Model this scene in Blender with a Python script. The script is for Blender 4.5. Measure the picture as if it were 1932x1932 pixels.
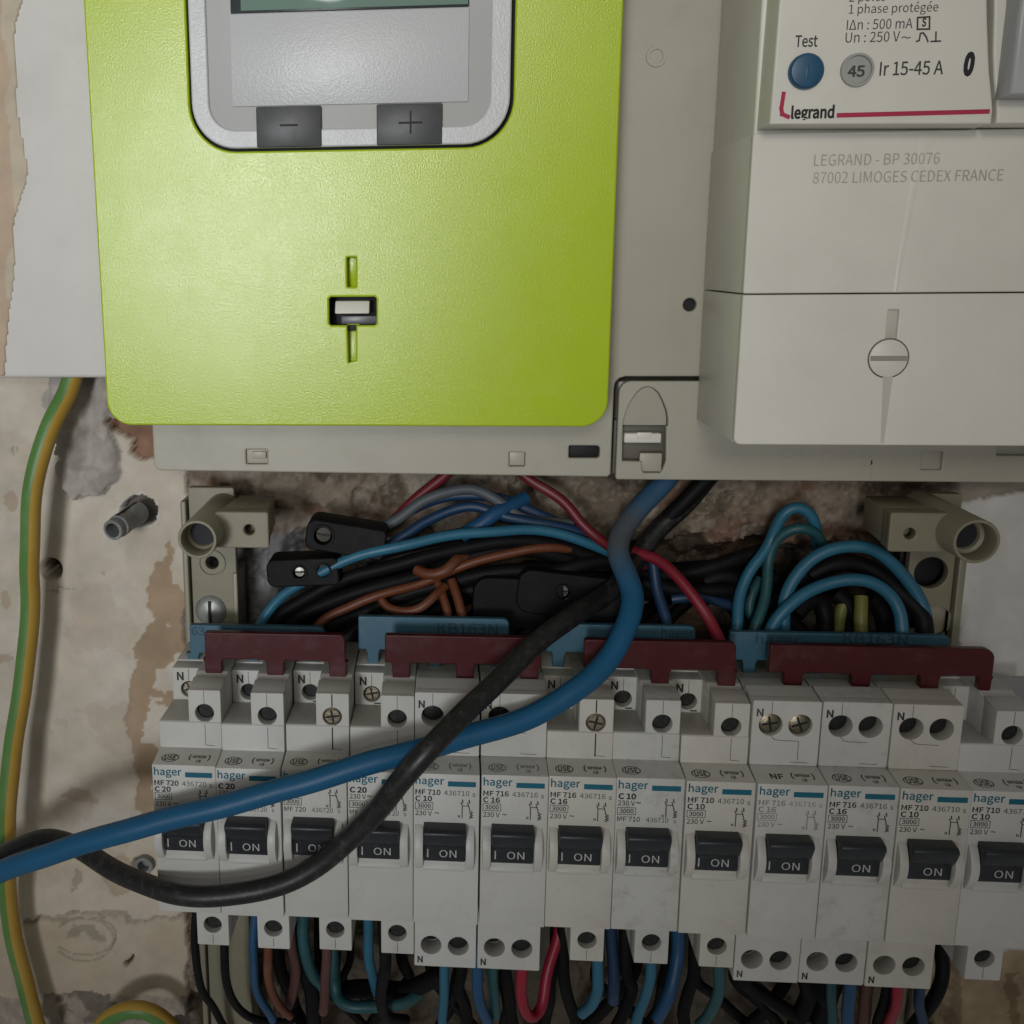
import bpy, bmesh, math, random
import numpy as np
from mathutils import Matrix, Vector
random.seed(7); rng = np.random.default_rng(7)
for o in list(bpy.data.objects): bpy.data.objects.remove(o)
SC = bpy.context.scene
COL = SC.collection
MM = 0.001
# ------------------------------------------------------------------ camera (solved from the photograph; world in mm: X right, Y into the wall, Z up)
CAM = np.array([78.836, -258.130, 130.458])
R = np.array([[0.99634601, 0.08490405, -0.00926967], [0.00844496, -0.20593535, -0.97852916], [-0.08499004, 0.97487534, -0.20589988]])
F, CX, CY, PW = 2013.864, 676.44, 920.894, 1932.0
cd = bpy.data.cameras.new('camera'); cam = bpy.data.objects.new('camera', cd); COL.objects.link(cam)
mw = Matrix.Identity(4)
for r in range(3):
    mw[r][0] = R[0][r]; mw[r][1] = -R[1][r]; mw[r][2] = -R[2][r]; mw[r][3] = CAM[r] * MM
cam.matrix_world = mw
cd.sensor_width = 36; cd.lens = F / PW * 36
cd.shift_x = (PW / 2 - CX) / PW; cd.shift_y = (CY - PW / 2) / PW
cd.clip_start = 0.01; cd.clip_end = 50
SC.camera = cam
# ------------------------------------------------------------------ light
world = bpy.data.worlds.new('World'); SC.world = world; world.use_nodes = True
bg = world.node_tree.nodes['Background']; bg.inputs[0].default_value = (1.0, 0.975, 0.93, 1); bg.inputs[1].default_value = 0.155
def area(name, loc, target, sx, sy, power, color, spread=180):
    l = bpy.data.lights.new(name, 'AREA'); l.shape = 'RECTANGLE'; l.size = sx * MM; l.size_y = sy * MM
    l.energy = power; l.color = color; l.spread = math.radians(spread)
    o = bpy.data.objects.new(name, l); COL.objects.link(o)
    a, b = Vector(loc) * MM, Vector(target) * MM
    o.location = a; o.rotation_euler = (b - a).to_track_quat('-Z', 'Y').to_euler()
    return o
area('window_light', (-290, -1500, 270), (-15, 20, 214), 300, 620, 0.33, (0.93, 0.96, 1.0), 18)
area('upper_fill', (0, -1500, 600), (130, 0, 230), 380, 300, 0.11, (1.0, 0.94, 0.84), 22)  # added unseen fill that lifts the upper right, power fitted to brightness
SC.view_settings.view_transform = 'Standard'; SC.view_settings.look = 'None'
SC.view_settings.exposure = 0.0; SC.view_settings.gamma = 1.0; SC.view_settings.use_curve_mapping = False
SC.render.engine = 'CYCLES'
# ------------------------------------------------------------------ helpers
def at(u, v, Y):
    d = R.T @ np.array([(u - CX) / F, (v - CY) / F, 1.0])
    return CAM + d * ((Y - CAM[1]) / d[1])
def zA(x, y): return (268.3 + x * .21296, 1216.4 + y * .21296)
def z5(x, y): return (322 + x * .25, 858.6 + y * .25)
def z6(x, y): return (805 + x * .25, 858.6 + y * .25)
def z7(x, y): return (1287.9 + x * .33333, 858.6 + y * .33333)
def b5(x, y): return (x * .21296, 1520.5 + y * .21296)
def b6(x, y): return (339.9 + x * .25, 1592 + y * .25)
def b7(x, y): return (787 + x * .29628, 1592 + y * .29628)
def b8(x, y): return (1323.7 + x * .3148, 1592 + y * .3148)

def srgb(r, g, b):
    f = lambda c: (c / 12.92 if c <= .04045 else ((c + .055) / 1.055) ** 2.4)
    return (f(r / 255), f(g / 255), f(b / 255))
MATS = {}
def mat(name, col, rough=.45, spec=.5, metal=0, bump=0, bscale=900, var=0.06, vscale=60, dirt=None, coat=0, vcol=None):
    """plastic-like procedural material: colour drifts with noise, fine bump, optional dirt colour in patches"""
    if name in MATS: return MATS[name]
    m = bpy.data.materials.new(name); m.use_nodes = True; nt = m.node_tree; N = nt.nodes; L = nt.links
    p = N['Principled BSDF']; p.inputs['Roughness'].default_value = rough; p.inputs['Metallic'].default_value = metal
    p.inputs['Specular IOR Level'].default_value = spec; p.inputs['Coat Weight'].default_value = coat
    tc = N.new('ShaderNodeTexCoord')
    def noise(s, d=4, r=.6):
        n = N.new('ShaderNodeTexNoise'); n.inputs['Scale'].default_value = s; n.inputs['Detail'].default_value = d
        n.inputs['Roughness'].default_value = r; L.new(tc.outputs['Object'], n.inputs['Vector']); return n
    n = noise(vscale); mr = N.new('ShaderNodeMapRange'); mr.inputs[1].default_value = .3; mr.inputs[2].default_value = .7
    mr.inputs[3].default_value = 1 - var; mr.inputs[4].default_value = 1 + var; L.new(n.outputs['Fac'], mr.inputs[0])
    mx = N.new('ShaderNodeVectorMath'); mx.operation = 'SCALE'; mx.inputs[0].default_value = col
    if vcol:
        va = N.new('ShaderNodeVertexColor'); va.layer_name = vcol; L.new(va.outputs['Color'], mx.inputs[0])
    L.new(mr.outputs[0], mx.inputs['Scale']); out = mx.outputs[0]
    if dirt:
        dcol, amt, dsc = dirt
        n2 = noise(dsc, 6, .7); m2 = N.new('ShaderNodeMapRange'); m2.inputs[1].default_value = .52; m2.inputs[2].default_value = .75
        m2.inputs[3].default_value = 0; m2.inputs[4].default_value = amt; L.new(n2.outputs['Fac'], m2.inputs[0])
        mix = N.new('ShaderNodeMix'); mix.data_type = 'RGBA'; L.new(m2.outputs[0], mix.inputs['Factor'])
        L.new(out, mix.inputs['A']); mix.inputs['B'].default_value = (*dcol, 1); out = mix.outputs['Result']
    L.new(out, p.inputs['Base Color'])
    n3 = noise(vscale * 3); r3 = N.new('ShaderNodeMapRange'); r3.inputs[3].default_value = max(0, rough - .08); r3.inputs[4].default_value = min(1, rough + .08)
    L.new(n3.outputs['Fac'], r3.inputs[0]); L.new(r3.outputs[0], p.inputs['Roughness'])
    if bump:
        n4 = noise(bscale, 3, .55); bp = N.new('ShaderNodeBump'); bp.inputs['Strength'].default_value = bump; bp.inputs['Distance'].default_value = .0003
        L.new(n4.outputs['Fac'], bp.inputs['Height']); L.new(bp.outputs[0], p.inputs['Normal'])
    MATS[name] = m; return m

class M:
    """mesh collector, coordinates in mm"""
    def __init__(s): s.v = []; s.f = []; s.mi = []; s.c = []
    def add(s, vs, fs, mi=0, col=None):
        b = len(s.v); s.v += [tuple(map(float, p)) for p in vs]; s.f += [tuple(i + b for i in f) for f in fs]; s.mi += [mi] * len(fs)
        s.c += (col if col is not None else [(1, 1, 1)] * len(vs)); return s
    def addbm(s, bm, mi=0):
        bm.verts.ensure_lookup_table(); bm.verts.index_update()
        s.add([v.co[:] for v in bm.verts], [[v.index for v in f.verts] for f in bm.faces], mi); bm.free(); return s
    def box(s, x0, x1, y0, y1, z0, z1, bev=.25, seg=2, mi=0):
        bm = bmesh.new(); bmesh.ops.create_cube(bm, size=1)
        for v in bm.verts:
            v.co = ((x0 + x1) / 2 + v.co.x * (x1 - x0), (y0 + y1) / 2 + v.co.y * (y1 - y0), (z0 + z1) / 2 + v.co.z * (z1 - z0))
        if bev: bmesh.ops.bevel(bm, geom=bm.edges[:], offset=bev, segments=seg, affect='EDGES', profile=.5)
        return s.addbm(bm, mi)
    def extr(s, prof, x0, x1, bev=.25, seg=2, mi=0):
        """(Y,Z) profile extruded along X"""
        bm = bmesh.new(); a = [bm.verts.new((x0, y, z)) for y, z in prof]; b = [bm.verts.new((x1, y, z)) for y, z in prof]
        n = len(prof); bm.faces.new(a); bm.faces.new(b[::-1])
        for i in range(n): bm.faces.new((a[i], b[i], b[(i + 1) % n], a[(i + 1) % n]))
        bmesh.ops.recalc_face_normals(bm, faces=bm.faces[:])
        if bev: bmesh.ops.bevel(bm, geom=bm.edges[:], offset=bev, segments=seg, affect='EDGES', profile=.5)
        return s.addbm(bm, mi)
    def plate(s, outline, holes, y0, y1, bev=.2, mi=0, res=2):
        """XZ outline (list of (x,z)) with holes, thick from y0 to y1"""
        cu = bpy.data.curves.new('c', 'CURVE'); cu.dimensions = '2D'; cu.fill_mode = 'BOTH'
        th = (y1 - y0) / 2; cu.extrude = th - bev; cu.bevel_depth = bev; cu.bevel_resolution = res; cu.offset = -bev
        for poly in [outline] + holes:
            sp = cu.splines.new('POLY'); sp.points.add(len(poly) - 1); sp.use_cyclic_u = True
            for i, q in enumerate(poly): sp.points[i].co = (q[0], q[1], 0, 1)
        o = bpy.data.objects.new('c', cu); COL.objects.link(o); me = o.to_mesh()
        vs = [(v.co.x, (y0 + y1) / 2 - v.co.z, v.co.y) for v in me.vertices]; fs = [tuple(p.vertices) for p in me.polygons]
        o.to_mesh_clear(); bpy.data.objects.remove(o); bpy.data.curves.remove(cu)
        return s.add(vs, fs, mi)
    def sheet(s, poly, y, mi=0):
        return s.add([(x, y, z) for x, z in poly], [tuple(range(len(poly)))], mi)
    def stroke(s, pts, w, y, mi=0):
        """flat printed line of width w along (x,z) points on plane y"""
        for a, b in zip(pts[:-1], pts[1:]):
            dx, dz = b[0] - a[0], b[1] - a[1]; l = math.hypot(dx, dz) or 1; nx, nz = -dz / l * w / 2, dx / l * w / 2; ex, ez = dx / l * w / 2, dz / l * w / 2
            y -= .004
            s.add([(a[0] + nx - ex, y, a[1] + nz - ez), (b[0] + nx + ex, y, b[1] + nz + ez), (b[0] - nx + ex, y, b[1] - nz + ez), (a[0] - nx - ex, y, a[1] - nz - ez)], [(0, 1, 2, 3)], mi)
        return s
    def lathe(s, cx, cz, prof, seg=32, mi=0, axis='Y'):
        """(radius, Y) profile around an axis parallel to Y through (cx,cz)"""
        vs = []; fs = []; n = len(prof)
        for k in range(seg):
            a = 2 * math.pi * k / seg
            for r, y in prof: vs.append((cx + r * math.cos(a), y, cz + r * math.sin(a)))
        for k in range(seg):
            for j in range(n - 1):
                a, b = k * n + j, ((k + 1) % seg) * n + j; fs.append((a, b, b + 1, a + 1))
        return s.add(vs, fs, mi)
    def tube(s, pts, r, seg=14, mi=0, colfn=None, step=1.2, cap=True, wob=0):
        P = smooth(pts, step); n = len(P); rad = r if hasattr(r, '__len__') else None
        if wob:
            x_ = np.arange(n) * step; ph = rng.random(6) * 6.3; env = np.minimum(1, np.minimum(np.arange(n), np.arange(n)[::-1]) / 6.0)
            for ax_ in range(3): P[:, ax_] += wob * env * (np.sin(x_ / 4.1 + ph[ax_]) * .6 + np.sin(x_ / 9.3 + ph[ax_ + 3]))
        T = np.gradient(P, axis=0); T /= np.linalg.norm(T, axis=1)[:, None] + 1e-9
        up = np.array([0, -1, 0.]); vs = []; cs = []
        N0 = up - T[0] * up.dot(T[0]); N0 /= np.linalg.norm(N0)
        for i in range(n):
            N0 = N0 - T[i] * N0.dot(T[i]); N0 /= np.linalg.norm(N0); B = np.cross(T[i], N0)
            rr = np.interp(i / (n - 1), np.linspace(0, 1, len(rad)), rad) if rad is not None else r
            for k in range(seg):
                a = 2 * math.pi * k / seg; vs.append(P[i] + rr * (N0 * math.cos(a) + B * math.sin(a)))
                if colfn: cs.append(colfn(i / (n - 1), a))
        fs = [(i * seg + k, i * seg + (k + 1) % seg, (i + 1) * seg + (k + 1) % seg, (i + 1) * seg + k) for i in range(n - 1) for k in range(seg)]
        if cap: fs += [tuple(range(seg)), tuple(range((n - 1) * seg, n * seg))[::-1]]
        return s.add(vs, fs, mi, cs if colfn else None)
    def xf(s, fn, start=0):
        for i in range(start, len(s.v)): s.v[i] = tuple(fn(s.v[i]))
        return s

def smooth(pts, step):
    P = np.array(pts, float)
    if len(P) == 2: return P[0] + np.linspace(0, 1, max(2, int(np.linalg.norm(P[1] - P[0]) / step)))[:, None] * (P[1] - P[0])
    Q = np.vstack([2 * P[0] - P[1], P, 2 * P[-1] - P[-2]]); out = []
    for i in range(1, len(Q) - 2):
        p0, p1, p2, p3 = Q[i - 1:i + 3]; n = max(2, int(np.linalg.norm(p2 - p1) / step))
        for t in np.arange(n) / n:
            out.append(.5 * (2 * p1 + (p2 - p0) * t + (2 * p0 - 5 * p1 + 4 * p2 - p3) * t * t + (3 * p1 - p0 - 3 * p2 + p3) * t ** 3))
    out.append(P[-1]); out = np.array(out)
    for _ in range(3): out[1:-1] = (out[:-2] + 2 * out[1:-1] + out[2:]) / 4
    return out
TC = {}; CAPH = .69
FONT = None
try:
    import os
    FONT = bpy.data.fonts.load(os.path.join(bpy.utils.system_resource('DATAFILES', path='fonts'), 'Noto Sans CJK Regular.woff2'))   # Blender's own interface font
except Exception: FONT = None
def glyphs(txt, bold=0, shear=0):
    k = (txt, bold, shear)
    if k not in TC:
        cu = bpy.data.curves.new('t', 'FONT'); cu.body = txt; cu.size = 1
        if FONT: cu.font = FONT
        cu.offset = bold * .55; cu.shear = shear; cu.resolution_u = 3
        o = bpy.data.objects.new('t', cu); COL.objects.link(o); me = o.to_mesh()
        v = np.array([q.co[:2] for q in me.vertices]); f = [tuple(p.vertices) for p in me.polygons]
        o.to_mesh_clear(); bpy.data.objects.remove(o); bpy.data.curves.remove(cu); TC[k] = (v, f)
    return TC[k]
CAPH = float(glyphs('H')[0][:, 1].max())
def text(m, txt, x, z, h, y, w=None, bold=0, shear=0, mi=0):
    """printed lettering: left edge x, base line z, capital height h, printed width w, on plane y facing -Y"""
    v, f = glyphs(txt, bold, shear); s = h / CAPH; x0, x1 = v[:, 0].min(), v[:, 0].max(); sx = (w / (x1 - x0)) if w else s
    m.add([(x + (a - x0) * sx, y, z + b * s) for a, b in v], [q[::-1] for q in f], mi)

def link(name, m, mats, parent=None, label=None, cat=None, group=None, kind=None, origin=None, angle=35, vcol=False, smooth_=True):
    me = bpy.data.meshes.new(name); V = np.array(m.v)
    if parent is not None: org = np.array(parent['_org'])
    elif origin is not None: org = np.array(origin, float)
    else: org = np.array([(V[:, 0].min() + V[:, 0].max()) / 2, V[:, 1].max(), V[:, 2].min()])
    base = org
    me.from_pydata(((V - base) * MM).tolist(), [], m.f)
    for mt in (mats if isinstance(mats, (list, tuple)) else [mats]): me.materials.append(mt)
    me.polygons.foreach_set('material_index', m.mi); me.validate()
    if vcol:
        at_ = me.color_attributes.new('col', 'FLOAT_COLOR', 'POINT'); at_.data.foreach_set('color', np.hstack([np.array(m.c), np.ones((len(m.c), 1))]).ravel())
    if smooth_:
        me.polygons.foreach_set('use_smooth', [True] * len(me.polygons)); me.set_sharp_from_angle(angle=math.radians(angle))
    me.update()
    o = bpy.data.objects.new(name, me); COL.objects.link(o); ORG[o.name] = org
    if parent is not None:
        o.parent = bpy.data.objects[parent['_name']]
    else: o.location = base * MM
    if label: o['label'] = label
    if cat: o['category'] = cat
    if group: o['group'] = group
    if kind: o['kind'] = kind
    return {'_org': org, '_name': o.name}
ORG = {}
def thing(name, loc, label, cat, group=None):
    o = bpy.data.objects.new(name, None); COL.objects.link(o); o.empty_display_size = .01; o.location = Vector(loc) * MM
    o['label'] = label; o['category'] = cat
    if group: o['group'] = group
    return {'_org': np.array(loc, float), '_name': o.name}
def circ(cx, cz, r, n=28, a0=0): return [(cx + r * math.cos(2 * math.pi * k / n + a0), cz + r * math.sin(2 * math.pi * k / n + a0)) for k in range(n)]
def rrect(x0, x1, z0, z1, r, n=6):
    out = []
    rs = r if isinstance(r, (list, tuple)) else [r] * 4      # corners: right-top, left-top, left-bottom, right-bottom
    for (cx, cz, a), q in zip([(x1, z1, 0), (x0, z1, 90), (x0, z0, 180), (x1, z0, 270)], rs):
        sx = -1 if cx == x1 else 1; sz = -1 if cz == z1 else 1
        if q <= 0: out.append((cx, cz)); continue
        for k in range(n + 1):
            t = math.radians(a + 90 * k / n); out.append((cx + sx * q + q * math.cos(t), cz + sz * q + q * math.sin(t)))
    return out

# ------------------------------------------------------------------ materials
W_PLAST = mat('warm white plastic', (.70, .68, .61), .42, .45, bump=.05, bscale=2500, var=.03, dirt=((.48, .45, .38), .16, 40))
P_PANEL = mat('panel white plastic', (.385, .365, .30), .42, .4, bump=.08, bscale=2200, var=.05, vscale=30, dirt=((.30, .28, .23), .4, 45))
B_PLAST = mat('breaker white plastic', (.49, .483, .445), .45, .4, bump=.1, bscale=2600, var=.04, vscale=90, dirt=((.34, .32, .27), .35, 160))
GROOVE = mat('groove dark', (.04, .038, .032), .9, .1)
GREEN = mat('lime green cover', (.395, .525, .016), .19, .37, bump=.2, bscale=2500, var=.02)
GREY = mat('grey satin plastic', (.51, .52, .52), .30, .35, bump=.3, bscale=1800, var=.02)
GREY2 = mat('grey recess plastic', (.43, .43, .415), .5, .4, bump=.1, var=.02)
BLACK = mat('black gap', (.012, .012, .014), .6, .3)
SMOKE = mat('smoke grey button', (.065, .07, .07), .4, .3, var=.25, vscale=90)
LCD = mat('display glass', (.17, .26, .21), .06, .6, var=.02, coat=.6)
TOGGLE = mat('toggle black plastic', (.016, .019, .023), .42, .45, bump=.12, bscale=2500, var=.2, dirt=((.05, .05, .05), .5, 150))
INK = mat('black print', (.02, .02, .022), .6, .3)
INKG = mat('grey print', (.065, .062, .057), .7, .2)
INKL = mat('faint print', (.40, .385, .34), .7, .2)
INKF = mat('faded print', (.24, .23, .21), .7, .2)
TEAL = mat('teal print', (.006, .105, .155), .6, .3)
WHITEINK = mat('white toggle print', (.42, .42, .40), .6, .3, var=.15, vscale=300)
CRIM = mat('crimson print', (.42, .03, .075), .6, .3)
BLUEBTN = mat('blue button plastic', (.012, .078, .155), .4, .5, var=.12, vscale=200)
STEEL = mat('screw steel', (.27, .235, .17), .4, .5, metal=1, bump=.3, bscale=1500, var=.2, vscale=300, dirt=((.10, .07, .04), .6, 300))
DARKSTEEL = mat('dark screw', (.045, .04, .034), .5, .4, metal=.6, var=.2, vscale=300)
DEEPSCREW = mat('deep screw shade', (.016, .015, .014), .55, .35, var=.3, vscale=300)  # near-black so terminal holes read dark: hole shade put into the colour
CREAM = mat('enclosure cream plastic', (.215, .198, .135), .42, .4, bump=.1, bscale=1800, var=.05, dirt=((.26, .23, .17), .4, 60))
PLUG = mat('grey nylon plug', (.20, .21, .21), .55, .3, bump=.5, bscale=500, var=.2, dirt=((.45, .43, .40), .8, 220))
MAROON = mat('maroon comb plastic', (.058, .007, .009), .33, .32, bump=.05, var=.1, dirt=((.13, .075, .07), .30, 90))
BLUECOMB = mat('blue comb plastic', (.032, .105, .155), .45, .45, var=.1, dirt=((.16, .22, .26), .4, 80))
TRUNK = mat('trunking white paint', (.62, .60, .57), .55, .35, bump=.15, bscale=500, var=.03, dirt=((.42, .39, .33), .3, 25))
WALLM = mat('plaster wall', (1, 1, 1), .93, .15, bump=.6, bscale=420, var=.09, vscale=120, vcol='col')
BAKE = mat('black terminal plastic', (.006, .006, .007), .55, .15, bump=.1, var=.2, dirt=((.03, .03, .027), .3, 120))
def wiremat(name, col, r=.42, dirt=.25, dsc=70): return mat(name, col, r, .45, bump=.15, bscale=500, var=.12, vscale=80, dirt=((.20, .19, .17), dirt, dsc))
WBLACK = wiremat('black cable sheath', (.010, .010, .010), .42, .2, 420)
WBLACK2 = mat('black wire sheath', (.006, .006, .007), .55, .13, bump=.15, bscale=500, var=.15, dirt=((.04, .038, .034), .2, 90))
WBLUE = mat('blue cable sheath', (1, 1, 1), .45, .3, bump=.12, bscale=400, var=.08, vscale=80, vcol='col')
WSKY = wiremat('light blue wire sheath', (.022, .125, .20), .45, .12)
WNAVY = wiremat('dark blue wire sheath', (.008, .034, .085), .48, .15)
WMID = wiremat('blue wire sheath', (.010, .065, .15), .47, .12)
WTEAL = wiremat('teal wire sheath', (.014, .075, .085), .48, .15)
WRED3 = wiremat('shaded red wire sheath', (.19, .008, .022), .45, .1)  # darker copy of the red, cavity shade put into its colour
WRED = wiremat('red wire sheath', (.27, .008, .028), .42, .06)
WRED2 = wiremat('dull red wire sheath', (.13, .010, .016), .45, .2)
WORANGE = wiremat('orange wire sheath', (.12, .034, .012), .5, .2)
WBROWN = wiremat('brown wire sheath', (.085, .034, .028), .48, .2)
WGREY = wiremat('grey wire sheath', (.075, .085, .095), .55, .3)
WYEL = wiremat('yellow wire sheath', (.17, .17, .04), .5, .2)
EARTH = mat('earth cable sheath', (1, 1, 1), .42, .45, bump=.15, bscale=400, var=.07, vscale=60, vcol='col', dirt=((.42, .40, .32), .12, 60))

# ------------------------------------------------------------------ setting: the plaster wall
def vnoise(x, y, s, seed=0):
    """value noise on arrays"""
    r = np.random.default_rng(seed); G = r.random((256, 256)); x = x / s; y = y / s
    xi = np.floor(x).astype(int); yi = np.floor(y).astype(int); fx = x - xi; fy = y - yi
    fx = fx * fx * (3 - 2 * fx); fy = fy * fy * (3 - 2 * fy); g = lambda a, b: G[a % 256, b % 256]
    return (g(xi, yi) * (1 - fx) + g(xi + 1, yi) * fx) * (1 - fy) + (g(xi, yi + 1) * (1 - fx) + g(xi + 1, yi + 1) * fx) * fy - .5
def fbm(x, y, s, o=4, seed=0): return sum(vnoise(x, y, s / 2 ** k, seed + k) / 1.8 ** k for k in range(o))
WY = 60.0
def inpoly(u, v, poly):
    c = np.zeros(u.shape, bool); n = len(poly)
    for i in range(n):
        x1, y1 = poly[i]; x2, y2 = poly[(i + 1) % n]
        c ^= ((y1 > v) != (y2 > v)) & (u < (x2 - x1) * (v - y1) / ((y2 - y1) or 1e-9) + x1)
    return c
def build_wall():
    X, Z = np.meshgrid(np.arange(-150, 340, .62), np.arange(-190, 250, .62)); nz, nx = X.shape
    d = np.stack([X - CAM[0], np.full_like(X, WY - CAM[1]), Z - CAM[2]], -1) @ R.T
    U = CX + F * d[..., 0] / d[..., 2]; V = CY + F * d[..., 1] / d[..., 2]        # where each wall point lies on the reference layout
    n1, n2 = fbm(X, Z, 9, 4, 1), fbm(X, Z, 9, 4, 11); u = U + 26 * n1; v = V + 26 * n2
    fine = fbm(X, Z, 3.2, 4, 21); big = fbm(X, Z, 40, 3, 31); mid = fbm(X, Z, 14, 4, 41)
    H = .25 * big + .05 * fine                                                     # height towards the viewer, mm
    C = np.ones(X.shape + (3,)) * np.array([.52, .465, .38]); C *= (1 + .09 * mid + .08 * big)[..., None]
    def paint(mask, col, soft=None):
        C[mask] = np.array(col) * (1 + .35 * mid[mask] + .2 * fine[mask])[:, None]
    def soft(k, col):
        k = np.clip(k, 0, 1)[..., None]; C[:] = C * (1 - k) + k * np.array(col) * (1 + .2 * mid + .25 * fine)[..., None]
    # whiter lilac plaster streaks
    m = (mid > .12) & (u < 420); C[m] = C[m] * .75 + .25 * np.array([.56, .53, .49])
    # warm plaster low on the left
    m = (v > 1600) & (u < 420); C[m] *= np.array([1.02, .98, .93])
    # peeled brown patches
    peel = inpoly(u, v, [(318, 1030), (332, 1080), (352, 1120), (372, 1180), (372, 1330), (345, 1420), (330, 1520), (300, 1560), (262, 1540), (250, 1450), (246, 1400), (232, 1385), (236, 1310), (262, 1260), (272, 1190), (286, 1110), (300, 1060)])
    isl = inpoly(u, v, [(300, 1180), (345, 1230), (320, 1420), (285, 1480), (270, 1400), (300, 1300)]) & (mid > -.05)
    w_ = peel & ~isl; C[w_] = np.array([.355, .262, .175]) * (1 + .2 * mid[w_])[:, None]; H[w_] -= .2
    for (a, b, ra, rb) in [(30, 948, 13, 18), (12, 1130, 10, 16), (10, 1245, 12, 14), (235, 1655, 30, 45), (150, 1500, 40, 14), (330, 1530, 22, 50)]:
        q = ((u - a) / ra) ** 2 + ((v - b) / rb) ** 2 < 1; C[q] = C[q] * .35 + .65 * np.array([.37, .28, .20]); H[q] -= .12
    # filler smeared over the edge of the trunking
    sm = (U < 84 - V * .05 + 40 * fbm(X * 0, Z, 26, 2, 77) + 3 * n1) & (V < 700 + 8 * n2); H[sm] += 13.25 + .25 * big[sm]; C[sm] = np.array([.53, .46, .36]) * (1 + .1 * mid[sm])[:, None]
    tan = sm & (U < 62 - V * .03 + 40 * fbm(X, Z, 26, 3, 78)); C[tan] = np.array([.50, .385, .285])
    # grey mortar lump under the trunking, with a channel down it
    ml = inpoly(u, v, [(92, 690), (215, 690), (222, 800), (232, 850), (224, 905), (190, 935), (150, 945), (118, 930), (104, 880), (108, 800), (88, 770)])
    prof = np.clip(1 - np.abs(U - 160) / 66, 0, 1) ** .5; ch = np.exp(-((U - 168) / 20) ** 2) * (V < 880)
    H[ml] += (5.5 * prof - 4.5 * ch + 2.2 * mid + 1.2 * fine)[ml]; soft(ml * 1.0, (.36, .33, .30))
    # broken plaster showing brick
    br = inpoly(u, v, [(205, 785), (300, 800), (300, 860), (262, 856), (250, 850), (246, 828), (226, 812), (206, 800)])
    H[br] -= 4 + 2 * mid[br]; paint(br, (.225, .135, .09))
    # drilled hole
    rr_ = np.hypot((U - 266) / 1.15, V - 962) + 9 * n1 * 2; q = rr_ < 25; H[q] -= 5; C[q] = (.13, .115, .10); q = (rr_ >= 25) & (rr_ < 31) & (fine > -.1); H[q] += .5; C[q] = (.55, .53, .50)
    # horizontal crack, scratched oval, rough ledge at the bottom left
    lw = u < 390
    q = lw & (np.abs(v - 1732 + 6 * mid) < 4) & (mid > -.2); H[q] -= 1.2; C[q] *= .7
    q = lw & (v > 1732); H[q] -= .5; C[q] *= np.array([.9, .88, .85])
    for cx, cy, ra, rb in [(160, 1768, 58, 36), (158, 1775, 56, 40)]:
        e = np.abs(np.hypot((U - cx) / ra, (V - cy) / rb) - 1) < .035; e &= ~((U < cx - 30) & (V > cy - 20) & (V < cy + 20)); H[e] -= .45; C[e] *= .68
    q = inpoly(u, v, [(112, 1762), (150, 1750), (196, 1760), (196, 1772), (150, 1770)]); H[q] -= .5; C[q] *= .7
    q = inpoly(u, v, [(226, 1812), (250, 1806), (253, 1812), (230, 1822)]); H[q] -= 2.5; C[q] = (.08, .06, .045)
    rg = lw & (V > 1878 + 14 * n1); H[rg] += (3.0 * fbm(X, Z, 5, 4, 51) + 2 * mid)[rg] - .6; paint(rg, (.36, .31, .255)); q = rg & (mid < -.1); C[q] *= .62
    q = (np.hypot(u - 345, v - 1945) < 24); H[q] -= 3; C[q] = (.10, .085, .07)
    # mid left mottling (pinkish paint smears)
    q = (u < 260) & (V > 1100) & (V < 1640) & (fbm(X, Z, 16, 4, 61) > .2); C[q] = C[q] * .7 + .3 * np.array([.42, .33, .25])
    for a, b, c, dd in [(205, 1085, 3, 7), (130, 1110, 12, 3), (110, 1118, 10, 2), (135, 1660, 6, 20), (28, 850, 3, 14), (40, 838, 2, 10)]:
        q = ((u - a) / c) ** 2 + ((v - b) / dd) ** 2 < 1; C[q] *= .72; H[q] -= .3
    # rough mortar behind the wiring, its colours darkened for the cavity shade
    cv = (U > 352 + 14 * n1) & (U < 1808 + 10 * n1) & (V > 870) & (V < 2100)
    H[cv] += (1.8 * fbm(X, Z, 6, 4, 71) + 1.5 * mid)[cv] - 2; paint(cv, (.205, .165, .122)); soft(cv * np.clip((U - 1080) / 120, 0, 1) * np.clip((.2 - mid) / .2, 0, 1), (.115, .09, .066))  # right part painted darker for the shade under the main breaker
    k_ = cv * np.clip((fbm(X, Z, 16, 5, 81) - .08) / .2, 0, 1); soft(k_, (.165, .10, .07)); H -= .8 * k_
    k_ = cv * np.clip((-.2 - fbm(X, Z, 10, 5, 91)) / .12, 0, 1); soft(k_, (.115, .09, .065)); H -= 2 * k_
    k_ = cv * np.clip((np.abs(fbm(X, Z, 2.2, 3, 93)) - .32) / .1, 0, 1); soft(k_ * .45, (.30, .27, .225)); k_ = cv * np.clip((np.abs(fbm(X, Z, 1.9, 3, 95)) - .3) / .1, 0, 1); soft(k_ * .5, (.10, .08, .06)); H -= .8 * k_
    soft(cv * (U < 900) * (V < 1180) * np.clip((mid + .1) / .25, 0, 1), (.26, .225, .18))
    q = cv & (U < 560) & (V > 1010) & (V < 1190); paint(q, (.21, .205, .205))
    nic = np.clip((u - 520) / 90, 0, 1) * np.clip((1700 - u) / 60, 0, 1) * np.clip((V + 40 * n2 - 1010) / 70, 0, 1) * (V < 2100); H -= 24 * nic ** .7  # wall pushed back here to make the cavity fall darker
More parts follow.
